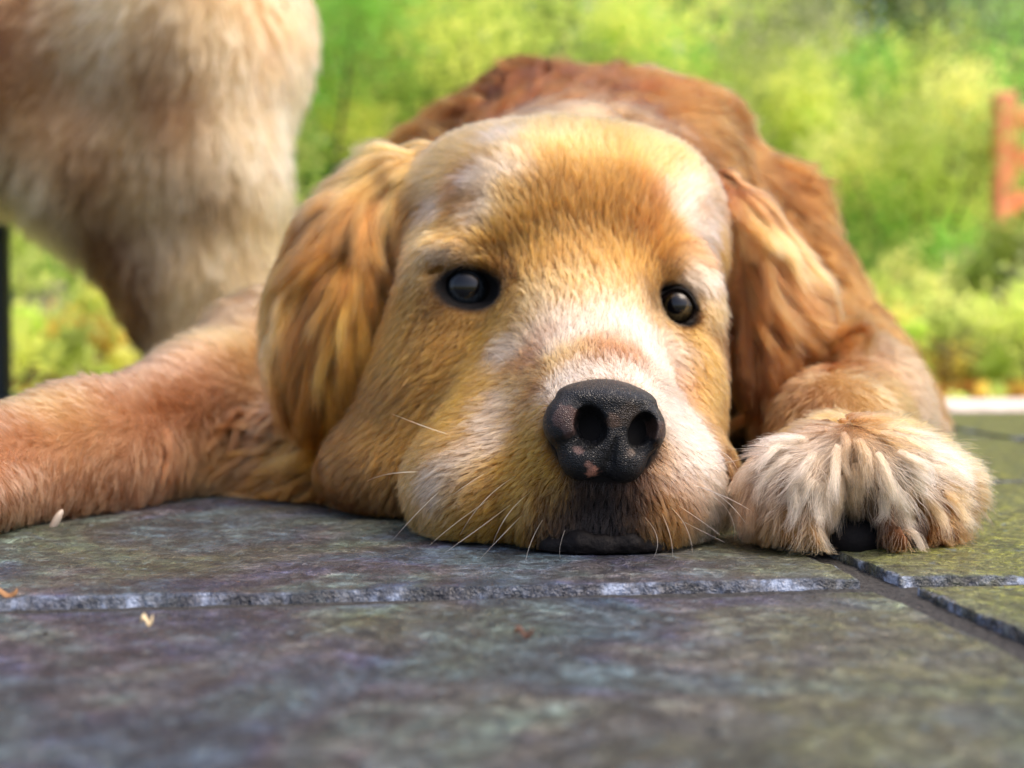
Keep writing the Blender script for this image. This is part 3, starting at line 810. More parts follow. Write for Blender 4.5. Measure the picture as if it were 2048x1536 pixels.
# ------------------------------------------------------------------ colours of the coat, with some highlights and shade put in
LP = (.43, .195, .095); LR = (.28, .110, .045); TB = (.25, .115, .028); W = (.62, .48, .35); CR = (.50, .27, .085); GO = (.33, .150, .028); TA = (.17, .074, .017); BR = (.07, .024, .005)
RU = (.105, .026, .0035); YG = (.37, .165, .020); K_ = (.006, .005, .005); DB = (.020, .010, .007); PK = (.30, .108, .034); OR = (.20, .058, .008)
HEAD = [
 # muzzle top
 (1210, 742, .0, -1, 3, .5, W, 5), (1150, 755, -.5, -.8, 3.5, .5, W, 6), (1270, 750, .5, -.8, 3.5, .5, W, 6),
 (1210, 712, .05, -1, 5, .45, OR, 7), (1260, 712, .3, -1, 5, .45, PK, 5), (1160, 705, -.2, -1, 5, .45, CR, 5),
 (1210, 680, .05, -1, 6, .45, PK, 6), (1150, 668, -.2, -1, 6, .4, W, 7), (1090, 668, -.6, -.9, 6, .4, PK, 5),
 (1060, 720, -.8, -.5, 6, .4, PK, 5), (1110, 725, -.6, -.7, 5, .45, CR, 5), (1035, 755, -.9, -.2, 6, .4, CR, 5),
 (1060, 785, -1, -.1, 5, .5, PK, 4), (1030, 810, -1, .1, 6, .45, CR, 6), (1300, 700, .5, -.8, 6, .4, W, 6), (1330, 760, .8, -.4, 6, .4, W, 6),
 (1290, 735, .7, -.7, 5, .45, RU, 3), (1345, 700, .7, -.7, 6, .4, W, 5),
 (1110, 640, -.5, -.8, 7, .4, W, 8), (1100, 590, -.4, -.9, 7, .4, CR, 6), (1160, 600, -.1, -1, 8, .4, CR, 8), (1200, 640, .1, -1, 7, .4, W, 9), (1270, 640, .4, -.9, 7, .4, W, 8),
 (1050, 640, -.8, -.6, 7, .4, CR, 7), (1300, 640, .5, -.7, 6, .4, CR, 6), (1130, 570, -.2, -1, 8, .4, CR, 8), (1240, 590, .3, -1, 8, .4, CR, 8),
 # muzzle sides; white rows put the ridge highlight into the colour
 (1060, 850, -1, .2, 5, .5, GO, 5), (1030, 900, -1, .3, 6, .5, YG, 5), (985, 870, -1, .35, 6, .45, W, 4.5), (1070, 910, -.9, .5, 5.5, .5, YG, 7), (1020, 950, -.85, .55, 7, .5, YG, 9),
 (920, 930, -.9, .45, 8, .45, W, 6), (960, 960, -.9, .45, 8, .45, CR, 5), (990, 820, -1, .2, 7, .4, W, 5), (1010, 700, -.9, -.2, 7, .4, W, 5), (870, 970, -.8, .6, 8, .45, W, 5), (920, 1000, -.8, .6, 8, .45, YG, 7), (860, 1030, -.75, .65, 9, .4, CR, 9), (960, 1030, -.7, .75, 8, .5, YG, 9),
 (1040, 1030, -.5, .9, 8, .5, GO, 8), (960, 1080, -.5, .8, 9, .4, YG, 8), (1050, 1085, -.25, 1, 8, .5, GO, 7), (830, 990, -.9, .4, 9, .4, CR, 8),
 (1370, 830, .7, .2, 6, .45, W, 7), (1350, 900, .8, .4, 6, .5, W, 7), (1330, 950, .6, .7, 6, .5, PK, 7), (1390, 930, .8, .5, 7, .45, W, 8),
 (1380, 1000, .6, .7, 8, .5, PK, 7), (1430, 1010, .8, .5, 8, .45, W, 8), (1340, 1040, .3, .95, 8, .5, GO, 7), (1400, 1070, .5, .8, 8, .4, W, 7), (1340, 1090, .2, 1, 7, .5, GO, 6),
 (1350, 1000, .4, .9, 7, .5, PK, 6),
 # lip, dark
 (1140, 985, -.1, 1, 6, .45, DB, 5), (1180, 995, 0, 1, 6, .45, DB, 5), (1215, 1000, 0, 1, 5, .4, K_, 5), (1260, 995, .1, 1, 6, .45, DB, 5), (1295, 985, .3, 1, 6, .45, DB, 4),
 (1100, 1030, -.15, 1, 7, .45, DB, 5), (1085, 1060, -.2, 1, 6, .4, DB, 4), (1150, 1030, -.05, 1, 7, .45, K_, 7), (1200, 1045, 0, 1, 6, .4, K_, 6), (1250, 1045, .05, 1, 7, .45, K_, 6), (1300, 1040, .1, 1, 6, .45, DB, 7),
 (1085, 1080, -.1, 1, 6, .4, BR, 4), (1110, 1090, -.1, 1, 5, .4, DB, 5), (1065, 1010, -.3, 1, 7, .45, GO, 3), (1100, 1105, 0, 1, 3, .3, K_, 5), (1160, 1085, 0, 1, 3, .3, K_, 9), (1250, 1085, 0, 1, 3, .3, K_, 9), (1300, 1100, 0, 1, 3, .3, K_, 5), (1310, 1085, .1, 1, 5, .4, DB, 4),
 (1090, 940, -.6, .8, 5, .5, YG, 4), (1320, 900, .5, .8, 4, .5, GO, 4), (1095, 980, -.4, .9, 6, .5, GO, 4),
 # forehead
 (1150, 520, 0, -1, 9, .4, TB, 9), (1150, 450, 0, -1, 11, .4, TB, 10), (1230, 440, .25, -1, 11, .4, TB, 10), (1080, 430, -.3, -1, 11, .4, TB, 9), (1170, 370, .05, -1, 12, .45, TB, 8),
 (1050, 380, -.4, -1, 12, .45, TB, 5), (1020, 350, -.6, -.9, 12, .45, W, 5), (1270, 390, .4, -1, 12, .45, TB, 6), (1310, 400, .5, -1, 12, .45, PK, 5), (1300, 470, .3, -1, 10, .4, PK, 7), (1250, 530, .2, -1, 9, .4, GO, 9), (1330, 500, .4, -.9, 10, .4, GO, 8),
 (1100, 500, -.2, -1, 9, .4, GO, 8), (1020, 420, -.5, -.9, 11, .4, CR, 5), (1040, 470, -.3, -1, 9, .4, GO, 8), (1170, 315, .05, -1, 13, .45, CR, 7),
 (1100, 275, -.1, -1, 14, .4, CR, 8), (1230, 285, .3, -1, 14, .4, GO, 8), (1160, 270, 0, -1, 14, .4, CR, 8), (1010, 285, -.6, -.8, 17, .4, W, 4), (985, 320, -.6, -.6, 15, .4, GO, 3.5), (1040, 320, -.5, -.8, 15, .4, CR, 4), (940, 300, -.7, -.5, 14, .4, CR, 7), (1310, 310, .6, -.8, 14, .4, CR, 8),
 (1370, 370, .6, -.3, 14, .35, W, 4), (1340, 330, .6, -.5, 14, .35, GO, 4), (1385, 410, .6, 0, 13, .35, PK, 3), (1330, 350, .6, -.6, 13, .35, CR, 5), (1405, 450, .5, .4, 16, .35, W, 3.5), (1425, 480, .5, .6, 16, .35, GO, 4), (1385, 480, .4, .5, 15, .35, PK, 3), (1440, 400, .5, .4, 14, .35, PK, 5), (1395, 540, .3, 1, 13, .35, W, 4.5), (1420, 590, .3, 1, 14, .35, CR, 5), (1360, 480, .4, .2, 12, .35, PK, 5), (1360, 420, .4, -.5, 12, .35, W, 5),
 (960, 352, -.7, -.3, 15, .35, W, 3.5), (935, 330, -.7, -.3, 15, .35, TB, 3), (900, 340, -.8, .1, 14, .35, CR, 6), (930, 360, -.8, .1, 13, .35, PK, 4), (1000, 350, -.6, -.7, 12, .4, GO, 4), (940, 400, -.7, .3, 12, .4, TA, 5), (880, 400, -.6, .7, 13, .35, W, 3.5), (850, 400, -.6, .7, 13, .35, TA, 4), (860, 460, -.5, .9, 13, .4, CR, 6),
 (970, 430, -.8, -.2, 10, .4, W, 4), (910, 450, -.6, .5, 11, .4, GO, 5), (820, 360, -.6, .6, 15, .4, CR, 7), (800, 430, -.3, 1, 15, .4, TA, 6),
 # brows and eye surrounds; dark brown puts in the shade of the crease
 (960, 480, -.5, -.6, 8, .4, GO, 6), (890, 505, -.8, .35, 7, .25, W, 4), (950, 498, -.6, -.5, 5, .25, BR, 2.6), (945, 518, -.8, .1, 3.5, .25, CR, 2.4), (905, 530, -.8, .4, 4, .25, CR, 2.6), (860, 540, -.6, .7, 8, .3, CR, 5), (930, 510, -.8, -.1, 6, .35, GO, 4), (1000, 500, -.2, -1, 8, .4, TA, 5), (1015, 545, .2, -1, 6, .45, BR, 4),
 (1030, 580, .1, .6, 5, .4, GO, 4), (1020, 610, -.3, .8, 5, .4, GO, 4), (930, 640, -.4, .9, 6, .35, GO, 6), (870, 620, -.7, .6, 6, .35, TA, 5), (980, 660, -.5, .8, 7, .4, YG, 7), (830, 580, -.6, .7, 9, .35, GO, 6),
 (1330, 550, .2, -.9, 7, .35, BR, 4), (1345, 545, .4, -.7, 5, .3, BR, 2.6), (1350, 562, .8, -.2, 3.5, .25, CR, 2.4), (1385, 575, .8, .3, 6, .3, W, 3), (1300, 585, 0, -1, 5, .35, BR, 4), (1305, 645, -.1, .7, 5, .35, TA, 3.5), (1360, 680, .3, .8, 6, .35, GO, 6), (1410, 640, .5, .8, 7, .35, TA, 4),
 # cheeks; darker gold puts their shade into the colour
 (900, 720, -.7, .6, 8, .4, GO, 10), (820, 680, -.5, .85, 10, .4, GO, 10), (960, 740, -.8, .55, 8, .4, YG, 8), (860, 800, -.7, .6, 10, .4, GO, 10), (780, 780, -.5, .85, 12, .4, TA, 9), (940, 820, -.8, .5, 8, .4, YG, 8),
 (900, 880, -.7, .6, 9, .4, GO, 8), (800, 880, -.5, .8, 12, .4, GO, 9), (760, 960, -.4, .9, 14, .4, TA, 9), (820, 950, -.5, .8, 12, .4, GO, 7), (780, 560, -.4, .9, 11, .4, GO, 7),
 (1400, 720, .2, 1, 10, .4, GO, 8), (1420, 800, .1, 1, 11, .4, GO, 8), (1370, 750, .3, .9, 8, .4, PK, 6), (1430, 880, .1, 1, 10, .4, TA, 7), (1440, 650, .3, 1, 12, .4, BR, 5),
 # ruff beside the jaw
 (700, 920, -.5, .8, 15, .4, TA, 10), (620, 900, -.7, .6, 16, .4, GO, 10), (560, 920, -.8, .4, 16, .4, GO, 10), (650, 980, -.7, .5, 12, .35, TA, 10), (580, 980, -.9, .3, 12, .35, TA, 10), (720, 1000, -.6, .5, 10, .35, BR, 9),
]
BODY = [
 (1100, 180, -.1, -.9, 15, .3, RU, 22), (950, 210, -.5, -.7, 15, .3, RU, 22), (850, 260, -.8, -.3, 15, .3, GO, 20), (1250, 200, .3, -.7, 15, .3, RU, 22), (1350, 200, .4, -.5, 15, .3, OR, 20),
 (1450, 280, .7, .3, 15, .3, RU, 22), (1520, 400, .7, .6, 15, .3, RU, 22), (1560, 500, .6, .8, 15, .3, TA, 22), (1620, 520, .7, .7, 15, .3, OR, 20), (1600, 620, .5, .9, 15, .3, TA, 22), (1680, 640, .5, .9, 15, .3, OR, 20),
 (1550, 700, .3, 1, 15, .3, TA, 20), (1400, 240, .5, .1, 15, .3, TA, 18), (1480, 350, .6, .7, 15, .3, BR, 18),
 # left foreleg
 (560, 760, -.7, .4, 14.5, .4, LR, 18), (500, 720, -.8, .3, 13.2, .4, CR, 16), (420, 720, -1, .2, 7.9, .35, LP, 14), (330, 740, -1, .2, 6.6, .35, LP, 14), (220, 780, -1, .25, 5.9, .35, LP, 14), (100, 810, -1, .2, 5.9, .35, CR, 14), (20, 840, -1, .3, 5.9, .35, LP, 14),
 (460, 800, -.8, .5, 10.6, .4, LP, 14), (380, 820, -.9, .4, 9.2, .4, LR, 12), (300, 850, -.9, .4, 7.9, .35, LR, 12), (200, 880, -.9, .35, 6.6, .35, LP, 12), (100, 900, -.8, .5, 6.6, .35, LP, 12), (30, 940, -.6, .7, 6.6, .35, LP, 12),
 (300, 930, -.5, .8, 9.2, .35, LP, 12), (200, 980, -.5, .8, 7.9, .35, LR, 12), (100, 1000, -.4, .8, 7.3, .35, LP, 10), (30, 1040, -.3, .9, 6.6, .35, LP, 10), (380, 900, -.6, .8, 13.2, .4, LR, 12),
 (450, 930, -.8, .6, 23.4, .5, CR, 12), (500, 900, -.7, .5, 15.8, .5, LP, 12), (400, 960, -.8, .5, 15.8, .45, LP, 10), (480, 850, -.5, .8, 13.2, .4, BR, 10),
 # right foreleg
 (1620, 740, -.1, .9, 5.9, .35, PK, 14), (1700, 730, .2, .8, 5.9, .35, PK, 14), (1560, 790, -.3, .9, 5.9, .35, TA, 12), (1540, 860, -.3, .9, 5.9, .4, TA, 10), (1620, 820, -.2, .9, 5.3, .4, PK, 12), (1780, 780, .5, .7, 9.2, .4, TA, 14), (1810, 830, .5, .8, 9.2, .4, GO, 12), (1740, 790, .2, .8, 6.6, .4, CR, 12),
 # paw; browner rows put crevice shade into the colour
 (1540, 900, -.5, .8, 10, .3, PK, 8), (1515, 980, -.4, .9, 11, .3, PK, 8), (1525, 1050, -.2, 1, 10, .3, PK, 8), (1590, 880, -.7, .6, 14, .35, CR, 7), (1570, 960, -.5, .9, 15, .35, W, 7), (1575, 1040, -.3, 1, 12, .3, CR, 7), (1610, 1085, 0, 1, 8, .3, GO, 5),
 (1650, 850, -.4, .7, 14, .35, CR, 7), (1640, 910, -.6, .8, 18, .35, W, 8), (1630, 980, -.3, 1, 17, .35, W, 8), (1650, 1030, 0, 1, 12, .3, CR, 5), (1700, 860, -.1, .9, 14, .35, PK, 6), (1705, 920, -.2, 1, 15, .35, CR, 5), (1700, 970, 0, 1, 11, .3, TA, 5), (1705, 1010, 0, 1, 8, .3, BR, 5),
 (1750, 870, .5, .7, 15, .35, CR, 7), (1765, 920, .5, .9, 18, .35, W, 8), (1770, 980, .3, 1, 16, .35, W, 7), (1740, 1000, .1, 1, 9, .3, TA, 4), (1785, 1040, 0, 1, 9, .3, OR, 5), (1785, 1080, 0, 1, 8, .3, OR, 5), (1820, 880, .8, .5, 17, .4, CR, 7), (1850, 920, .9, .5, 20, .4, W, 8),
 (1860, 980, .7, .8, 14, .35, CR, 6), (1825, 1010, .3, 1, 9, .3, TA, 4), (1860, 1050, .3, 1, 9, .3, OR, 7), (1900, 960, 1, .3, 16, .4, CR, 7), (1920, 1020, .7, .7, 10, .35, PK, 7), (1890, 1080, .4, .9, 8, .3, OR, 6), (1650, 1085, 0, 1, 7, .3, TA, 4),
]
ctl = Controls(HEAD + BODY, bvh)

# ------------------------------------------------------------------ body mesh with its skin colour
EYES = [dict(c=P(935, 573, .5922), r=.0132, o=P(933, 577, .578), rad=(.0138, .022, .0084), rot=rotm(0, 8, -12), px=(933, 577)),
        dict(c=P(1349, 613, .5975), r=.0098, o=P(1349, 613, .583), rad=(.0094, .022, .0085), rot=rotm(0, 12, 20), px=(1349, 613))]
NO = P(1212, 856, .4855)
NROT = rotm(0, 5, 6)
def nose_local(p): return (p - NO) @ NROT
def eye_k(p, e):
    q = (p - e['o']) @ e['rot']
    return np.sqrt((q[:, 0] / e['rad'][0]) ** 2 + (q[:, 1] / e['rad'][1]) ** 2 + (q[:, 2] / e['rad'][2]) ** 2)
def nose_k(p):
    q = nose_local(p)
    return np.sqrt((q[:, 0] / .0205) ** 2 + (q[:, 1] / .022) ** 2 + ((q[:, 2] - .000) / np.where(q[:, 2] > 0, .0170, .0185)) ** 2)

def coat(p, jitter=0):
    pw = p + .0032 * np.stack([vnoise(p, 110, 70 + i) + .6 * vnoise(p, 320, 80 + i) for i in range(3)], 1)
    if jitter: pw = pw + rng.normal(0, jitter, p.shape) + .004 * np.stack([vnoise(p, 700, 90 + i) for i in range(3)], 1)
    D, L, F, C_ = ctl(pw)
    k = np.minimum(eye_k(p, EYES[0]), eye_k(p, EYES[1]))
    f = np.clip((k - 1.0) / 0.26, 0, 1)[:, None]
    C_ = C_ * f + np.array(K_) * (1 - f)
    L = L * (0.35 + 0.65 * np.clip((k - 1.0) / 1.2, 0, 1))
    kn = np.clip((nose_k(p) - 0.98) / 0.12, 0, 1)[:, None]
    C_ = C_ * kn + np.array(K_) * (1 - kn)
    return D, L, F, C_
_, _, _, Cv = coat(DV)
body = mesh_obj('body', DV, DQ, M_skin, dog, col=np.clip(Cv * 0.55, 0, 1))
print('body', round(time.time() - T0, 1))

def fur_patch(name, V, Q, N, n, parent, region, rad, clump, csize, k=5, wave=0, wfreq=1.5, lscale=1.0, coh=0, nwave=.5, lumpy=.3, stray=.12, seed=1, coatf=None, droop=0, tip=.00002, dens=None, lift1=.6, cpow=1.4):
    cf = coatf or coat
    def wt(c, nn):
        v = nrm(np.array([0, 0, CAM_H]) - c)
        w = np.where((nn * v).sum(1) > -0.25, 1.0, 0.3) * region(c)
        if dens is not None: w = w * dens(c)
        return w
    p, nn = sample_surface(V, Q, N, n * FUR, wt)
    if cf is coat:
        ok = (eye_k(p, EYES[0]) > .98) & (eye_k(p, EYES[1]) > .98) & (nose_k(p) > 1.0)
        p, nn = p[ok], nn[ok]
    D, L, F, C_ = cf(p, .0016) if cf is coat else cf(p)
    D = nrm(D + 0.18 * np.stack([vnoise(p, 70, seed * 9 + i) for i in range(3)], 1))
    pts, inv, M = grow(p, nn, D, L * lscale, F, F * lift1, k=k, clump=clump, csize=csize, wave=wave, wfreq=wfreq, lumpy=lumpy, stray=stray, seed=seed, droop=droop, cpow=cpow, coh=coh, nwave=nwave)
    pts[:, :, 2] = np.maximum(pts[:, :, 2], 0.0006 + 0.0016 * rng.random((len(p), 1)))
    cv = (0.66 + 0.68 * rng.random(M))[inv]
    iv = 0.62 + 0.76 * rng.random(len(p))
    C_ = C_ * (cv * iv)[:, None]
    C_ = C_ * (1 + 0.10 * vnoise(p, 45, seed + 3))[:, None]
    return make_hair(name, pts, rad * (0.7 + 0.6 * rng.random(len(p))), tip, C_, M_hair, parent)

def make_locks(name, V, Q, N, bv, parent, cf, n, nh, length, radius, rad, region=None, amp=.0022, wlen=.018, off=(.0006, .0035), k=13, seed=1, vary=.28, pull=.5, sway=.25, lift=0.0, tipr=.25, stray_=.28):
    """long wavy locks: guides flow over the surface, strands are bundled round each guide"""
    wt = (lambda c, nn: np.where((nn * nrm(np.array([0, 0, CAM_H]) - c)).sum(1) > -.2, 1.0, .25) * (region(c) if region else 1.0))
    p, nn = sample_surface(V, Q, N, n, wt)
    Lk = length * (.65 + .6 * rng.random(n)); st = Lk / (k - 1)
    off = np.array([off]).repeat(n, 0) * (.5 + rng.random((n, 1)))
    D, _, _, C_ = cf(p); C_ = C_.copy()
    sw = rng.normal(0, sway, n) * .5 + sway * vnoise(p, 60, seed + 1)
    G = np.zeros((n, k, 3)); B = np.zeros((n, k, 3)); NN = np.zeros((n, k, 3)); q = p + nn * off[:, :1]; G[:, 0] = q
    for s_ in range(k):
        D, _, _, _c = cf(q)
        b = nrm(np.cross(nn, D)); t = nrm(D - nn * (D * nn).sum(1, keepdims=True) * .97 + b * sw[:, None] + nn * lift)
        B[:, s_], NN[:, s_] = b, nn; G[:, s_] = q
        if s_ == k - 1: break
        q2 = q + t * st[:, None]; o_ = off[:, 0] + (off[:, 1] - off[:, 0]) * (s_ + 1) / (k - 1)
        for j in range(n):
            loc, no, ix, ds = bv.find_nearest(Vector(q2[j]))
            if ds is not None and ds < .008:
                tg = np.array(loc) + np.array(no) * o_[j]
                q2[j] += (tg - q2[j]) * pull; nn[j] = nrm((nn[j] * .5 + np.array(no) * .5)[None])[0]
        q = q2
    s = np.linspace(0, 1, k)
    ph = 6.28 * rng.random(n)[:, None] * .35 + 9 * vnoise(p, 16, seed + 2)[:, None]; fr = 6.28 * (Lk / wlen)[:, None]
    G = G + B * (amp * (.25 + .75 * s)[None] * np.sin(ph + fr * s[None]))[:, :, None] + NN * (.45 * amp * s[None] * np.cos(ph + fr * s[None]))[:, :, None]
    ii = np.repeat(np.arange(n), nh); m = len(ii)
    th = 6.28 * rng.random(m); rr = np.sqrt(rng.random(m)) * radius * (.7 + .6 * rng.random(n))[ii]
    prof = (.35 + .65 * np.sin(np.pi * np.clip(s * .9 + .08, 0, 1)) ** .7) * (1 - (1 - tipr) * s ** 1.5)
    tt = rng.random(m); stag = (.70 + .42 * rng.random(m))
    u = np.clip(s[None] * stag[:, None], 0, 1) * (k - 1); i0 = np.minimum(u.astype(int), k - 2); fu = (u - i0)[:, :, None]
    base = G[ii[:, None], i0] * (1 - fu) + G[ii[:, None], i0 + 1] * fu
    bb = B[ii[:, None], i0]; nv = NN[ii[:, None], i0]
    fray = 1 + .9 * (s[None] ** 3) * rng.random(m)[:, None]
    pts = base + (bb * (np.cos(th) * rr)[:, None, None] + nv * (np.sin(th) * rr * .6)[:, None, None]) * (prof[None] * fray)[:, :, None]
    pts += rng.normal(0, .00018, pts.shape)
    wd = rng.normal(0, 1, (m, 1, 3)); pts += wd * (stray_ * radius * (s ** 1.6))[None, :, None]
    pts[:, :, 2] = np.maximum(pts[:, :, 2], .0008 + .0015 * rng.random((m, 1)))
    cl = np.exp(vary * rng.normal(0, 1, n))[ii]; ch_ = .7 + .6 * rng.random(m)
    return make_hair(name, pts, rad * (.7 + .6 * rng.random(m)), .00002, C_[ii] * np.clip(cl * ch_, .2, 2.2)[:, None], M_hair, parent)

def sm(x, a, b):
    t = np.clip((x - a) / (b - a), 0, 1); return t * t * (3 - 2 * t)
# the head ends behind the skull; legs and trunk are coarser
def is_head(p):
    return ((p[:, 0] > -.088) & (p[:, 0] < .1175) & (p[:, 1] < .735) & ~((p[:, 0] > .094) & (p[:, 2] < .065))).astype(float)
def is_leg(p):
    h = is_head(p) > 0
    return (~h & (p[:, 1] < .80) & (p[:, 2] < .10)).astype(float)
def is_trunk(p): return (1 - is_head(p)) * (1 - is_leg(p))
def head_density(p):
    return np.where(p[:, 1] < .60, 1.5, 1.0)
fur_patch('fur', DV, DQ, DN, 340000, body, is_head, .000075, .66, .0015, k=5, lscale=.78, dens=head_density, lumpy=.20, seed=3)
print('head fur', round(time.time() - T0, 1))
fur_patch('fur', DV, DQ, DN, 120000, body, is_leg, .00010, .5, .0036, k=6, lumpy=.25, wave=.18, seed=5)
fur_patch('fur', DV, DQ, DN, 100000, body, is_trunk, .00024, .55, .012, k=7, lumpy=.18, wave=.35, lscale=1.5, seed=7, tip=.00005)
def no_jit(p): return coat(p)
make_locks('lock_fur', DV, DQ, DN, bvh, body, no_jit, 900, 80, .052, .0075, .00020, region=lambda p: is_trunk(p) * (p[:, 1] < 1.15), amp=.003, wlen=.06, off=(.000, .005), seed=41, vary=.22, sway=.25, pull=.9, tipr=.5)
PAWC = P(1700, 930, .53)
def on_paw(p): return ((np.abs(p[:, 0] - PAWC[0]) < .05) & (p[:, 1] < .56) & (p[:, 2] > .018)).astype(float)
make_locks('lock_fur', DV, DQ, DN, bvh, body, no_jit, 170, 120, .018, .0022, .00008, region=on_paw, amp=.0010, wlen=.022, off=(.002, .0055), seed=43, vary=.10, sway=.3, lift=.05, tipr=.6, stray_=.5)
def on_ruff(p): return ((p[:, 0] < -.062) & (p[:, 0] > -.13) & (p[:, 1] < .74) & (p[:, 1] > .60) & (p[:, 2] < .045)).astype(float)
make_locks('lock_fur', DV, DQ, DN, bvh, body, no_jit, 110, 160, .030, .0028, .00010, region=on_ruff, amp=.002, wlen=.03, off=(.001, .005), seed=45, vary=.22, sway=.3)
def under_leg(p): return ((p[:, 0] < -.115) & (p[:, 0] > -.175) & (p[:, 1] < .74) & (p[:, 1] > .60) & (p[:, 2] < .034)).astype(float)
make_locks('lock_fur', DV, DQ, DN, bvh, body, no_jit, 90, 120, .026, .0024, .00010, region=under_leg, amp=.002, wlen=.03, off=(.000, .003), seed=47, vary=.15, sway=.3, pull=.85)
print('body fur', round(time.time() - T0, 1))

# ------------------------------------------------------------------ nose
def build_nose():
    g = Field(axis((-.027, .027, .0005)), axis((-.022, .018, .0005)), axis((-.026, .024, .0005)))
    E, C = g.E, g.C
    E((0, .003, .0010), (.0165, .0110, .0150), .003)
    E((0, .0040, .0100), (.0172, .0140, .0058), .003)
    E((0, .0000, .0050), (.0130, .0095, .0085), .003)
    E((0, .0005, -.0030), (.0100, .0092, .0090), .003)
    E((-.0140, .0008, .0012), (.0076, .0105, .0092), .003, rotm(0, 12, 0))
    E((.0132, .0008, .0010), (.0074, .0105, .0090), .003, rotm(0, -12, 0))
    E((-.0070, .0010, -.0100), (.0085, .0095, .0085), .004)
    E((.0070, .0010, -.0100), (.0080, .0095, .0085), .004)
    C((-.0080, -.0080, -.0040), (-.0150, -.0085, -.0072), .0036, .0030, .0012, op='sub'); C((-.0150, -.0085, -.0072), (-.0225, -.0020, -.0080), .0026, .0018, .0012, op='sub')
    C((.0115, -.0080, -.0045), (.0165, -.0075, -.0068), .0034, .0026, .0012, op='sub'); C((.0165, -.0075, -.0068), (.0220, -.0010, -.0076), .0024, .0016, .0012, op='sub')
    E((-.0068, -.0095, .0006), (.0056, .0110, .0070), .0015, rotm(0, -20, 0), op='sub')
    E((.0112, -.0090, .0004), (.0047, .0110, .0067), .0015, rotm(0, 16, 0), op='sub')
    C((.0022, -.0088, -.0030), (.0012, -.0074, -.0110), .0006, .0014, .0010, op='sub'); C((.0012, -.0074, -.0110), (.0000, -.0060, -.0205), .0014, .0022, .0010, op='sub')
    V, Q = g.mesh(2)
    N = vnormals(V, Q)
    base = np.array([.0045, .0048, .0055])
    C_ = np.repeat(base[None], len(V), 0)
    def spot(x, z, r, c, s=1.0):
        d = np.sqrt((V[:, 0] - x) ** 2 + (V[:, 2] - z) ** 2) + .0012 * vnoise(V, 420, 5) + .0008 * vnoise(V, 1100, 8)
        w = (np.clip((r - d) / .0012, 0, 1) * s)[:, None]
        C_[:] = C_ * (1 - w) + np.array(c) * w
    spot(-.0150, .0030, .0050, (.060, .032, .026)); spot(-.0135, -.001, .0035, (.075, .045, .04)); spot(.0165, .0015, .0042, (.045, .024, .018))
    spot(.0008, .0035, .0030, (.085, .048, .030), .8); spot(-.0045, -.0148, .0026, (.36, .16, .11)); spot(-.0060, -.0130, .0018, (.22, .11, .08)); spot(-.0010, -.0172, .0016, (.20, .10, .08))
    spot(-.0098, -.0085, .0018, (.13, .08, .07)); spot(.0060, .0055, .0045, (.04, .026, .016), .6); spot(.0075, -.0070, .0020, (.12, .09, .07), .7)
    C_ *= (1 + .25 * vnoise(V, 600, 3))[:, None]
    m = Mat('nose_leather', 0.36); m.b.inputs['Specular IOR Level'].default_value = .4
    a = m.node('ShaderNodeAttribute', attribute_name='tint')
    m.base(a.outputs['Color'])
    c = m.coord()
    vo = m.node('ShaderNodeTexVoronoi', feature='DISTANCE_TO_EDGE'); vo.inputs['Scale'].default_value = 1350; vo.inputs['Randomness'].default_value = .9
    wv = m.node('ShaderNodeVectorMath', operation='ADD'); nz = m.node('ShaderNodeTexNoise'); nz.inputs['Scale'].default_value = 300
    m.link(c, nz.inputs['Vector']); sc = m.node('ShaderNodeVectorMath', operation='SCALE'); sc.inputs['Scale'].default_value = .0012
    m.link(nz.outputs['Color'], sc.inputs[0]); m.link(c, wv.inputs[0]); m.link(sc.outputs[0], wv.inputs[1]); m.link(wv.outputs[0], vo.inputs['Vector'])
    hb = m.ramp(vo.outputs['Distance'], [(0.0, (0, 0, 0)), (0.35, (1, 1, 1))])
    m.bump(hb, 0.8, .00028)
    fz = m.noise(c, 900, 3)
    m.link(m.ramp(fz, [(.35, (.30,) * 3), (.65, (.5,) * 3)]), m.b.inputs['Roughness'])
    o = mesh_obj('nose', V @ NROT.T + NO, Q, m.m, dog, col=C_)
    return o
build_nose()

g = Field(axis((.0, .075, .0007)), axis((.470, .512, .0007)), axis((.0006, .016, .0007)))
g.chain([P(1060, 1092, .506), P(1105, 1092, .4930), P(1160, 1086, .4895), P(1208, 1092, .4888), P(1260, 1086, .4900), P(1305, 1092, .4930), P(1342, 1092, .504)], [.0022, .0038, .0046, .0038, .0046, .0038, .0022], .003)
V, Q = g.mesh(2); V = V + vnormals(V, Q) * (.0004 * fbm(V, 500, 5, 2))[:, None]
m = Mat('lip_skin', .6, (.004, .003, .003)); m.b.inputs['Specular IOR Level'].default_value = .15
f = m.noise(m.coord(), 900, 4, .6); m.bump(f, .8, .0005)
o = mesh_obj('lip', V, Q, m.m, dog)
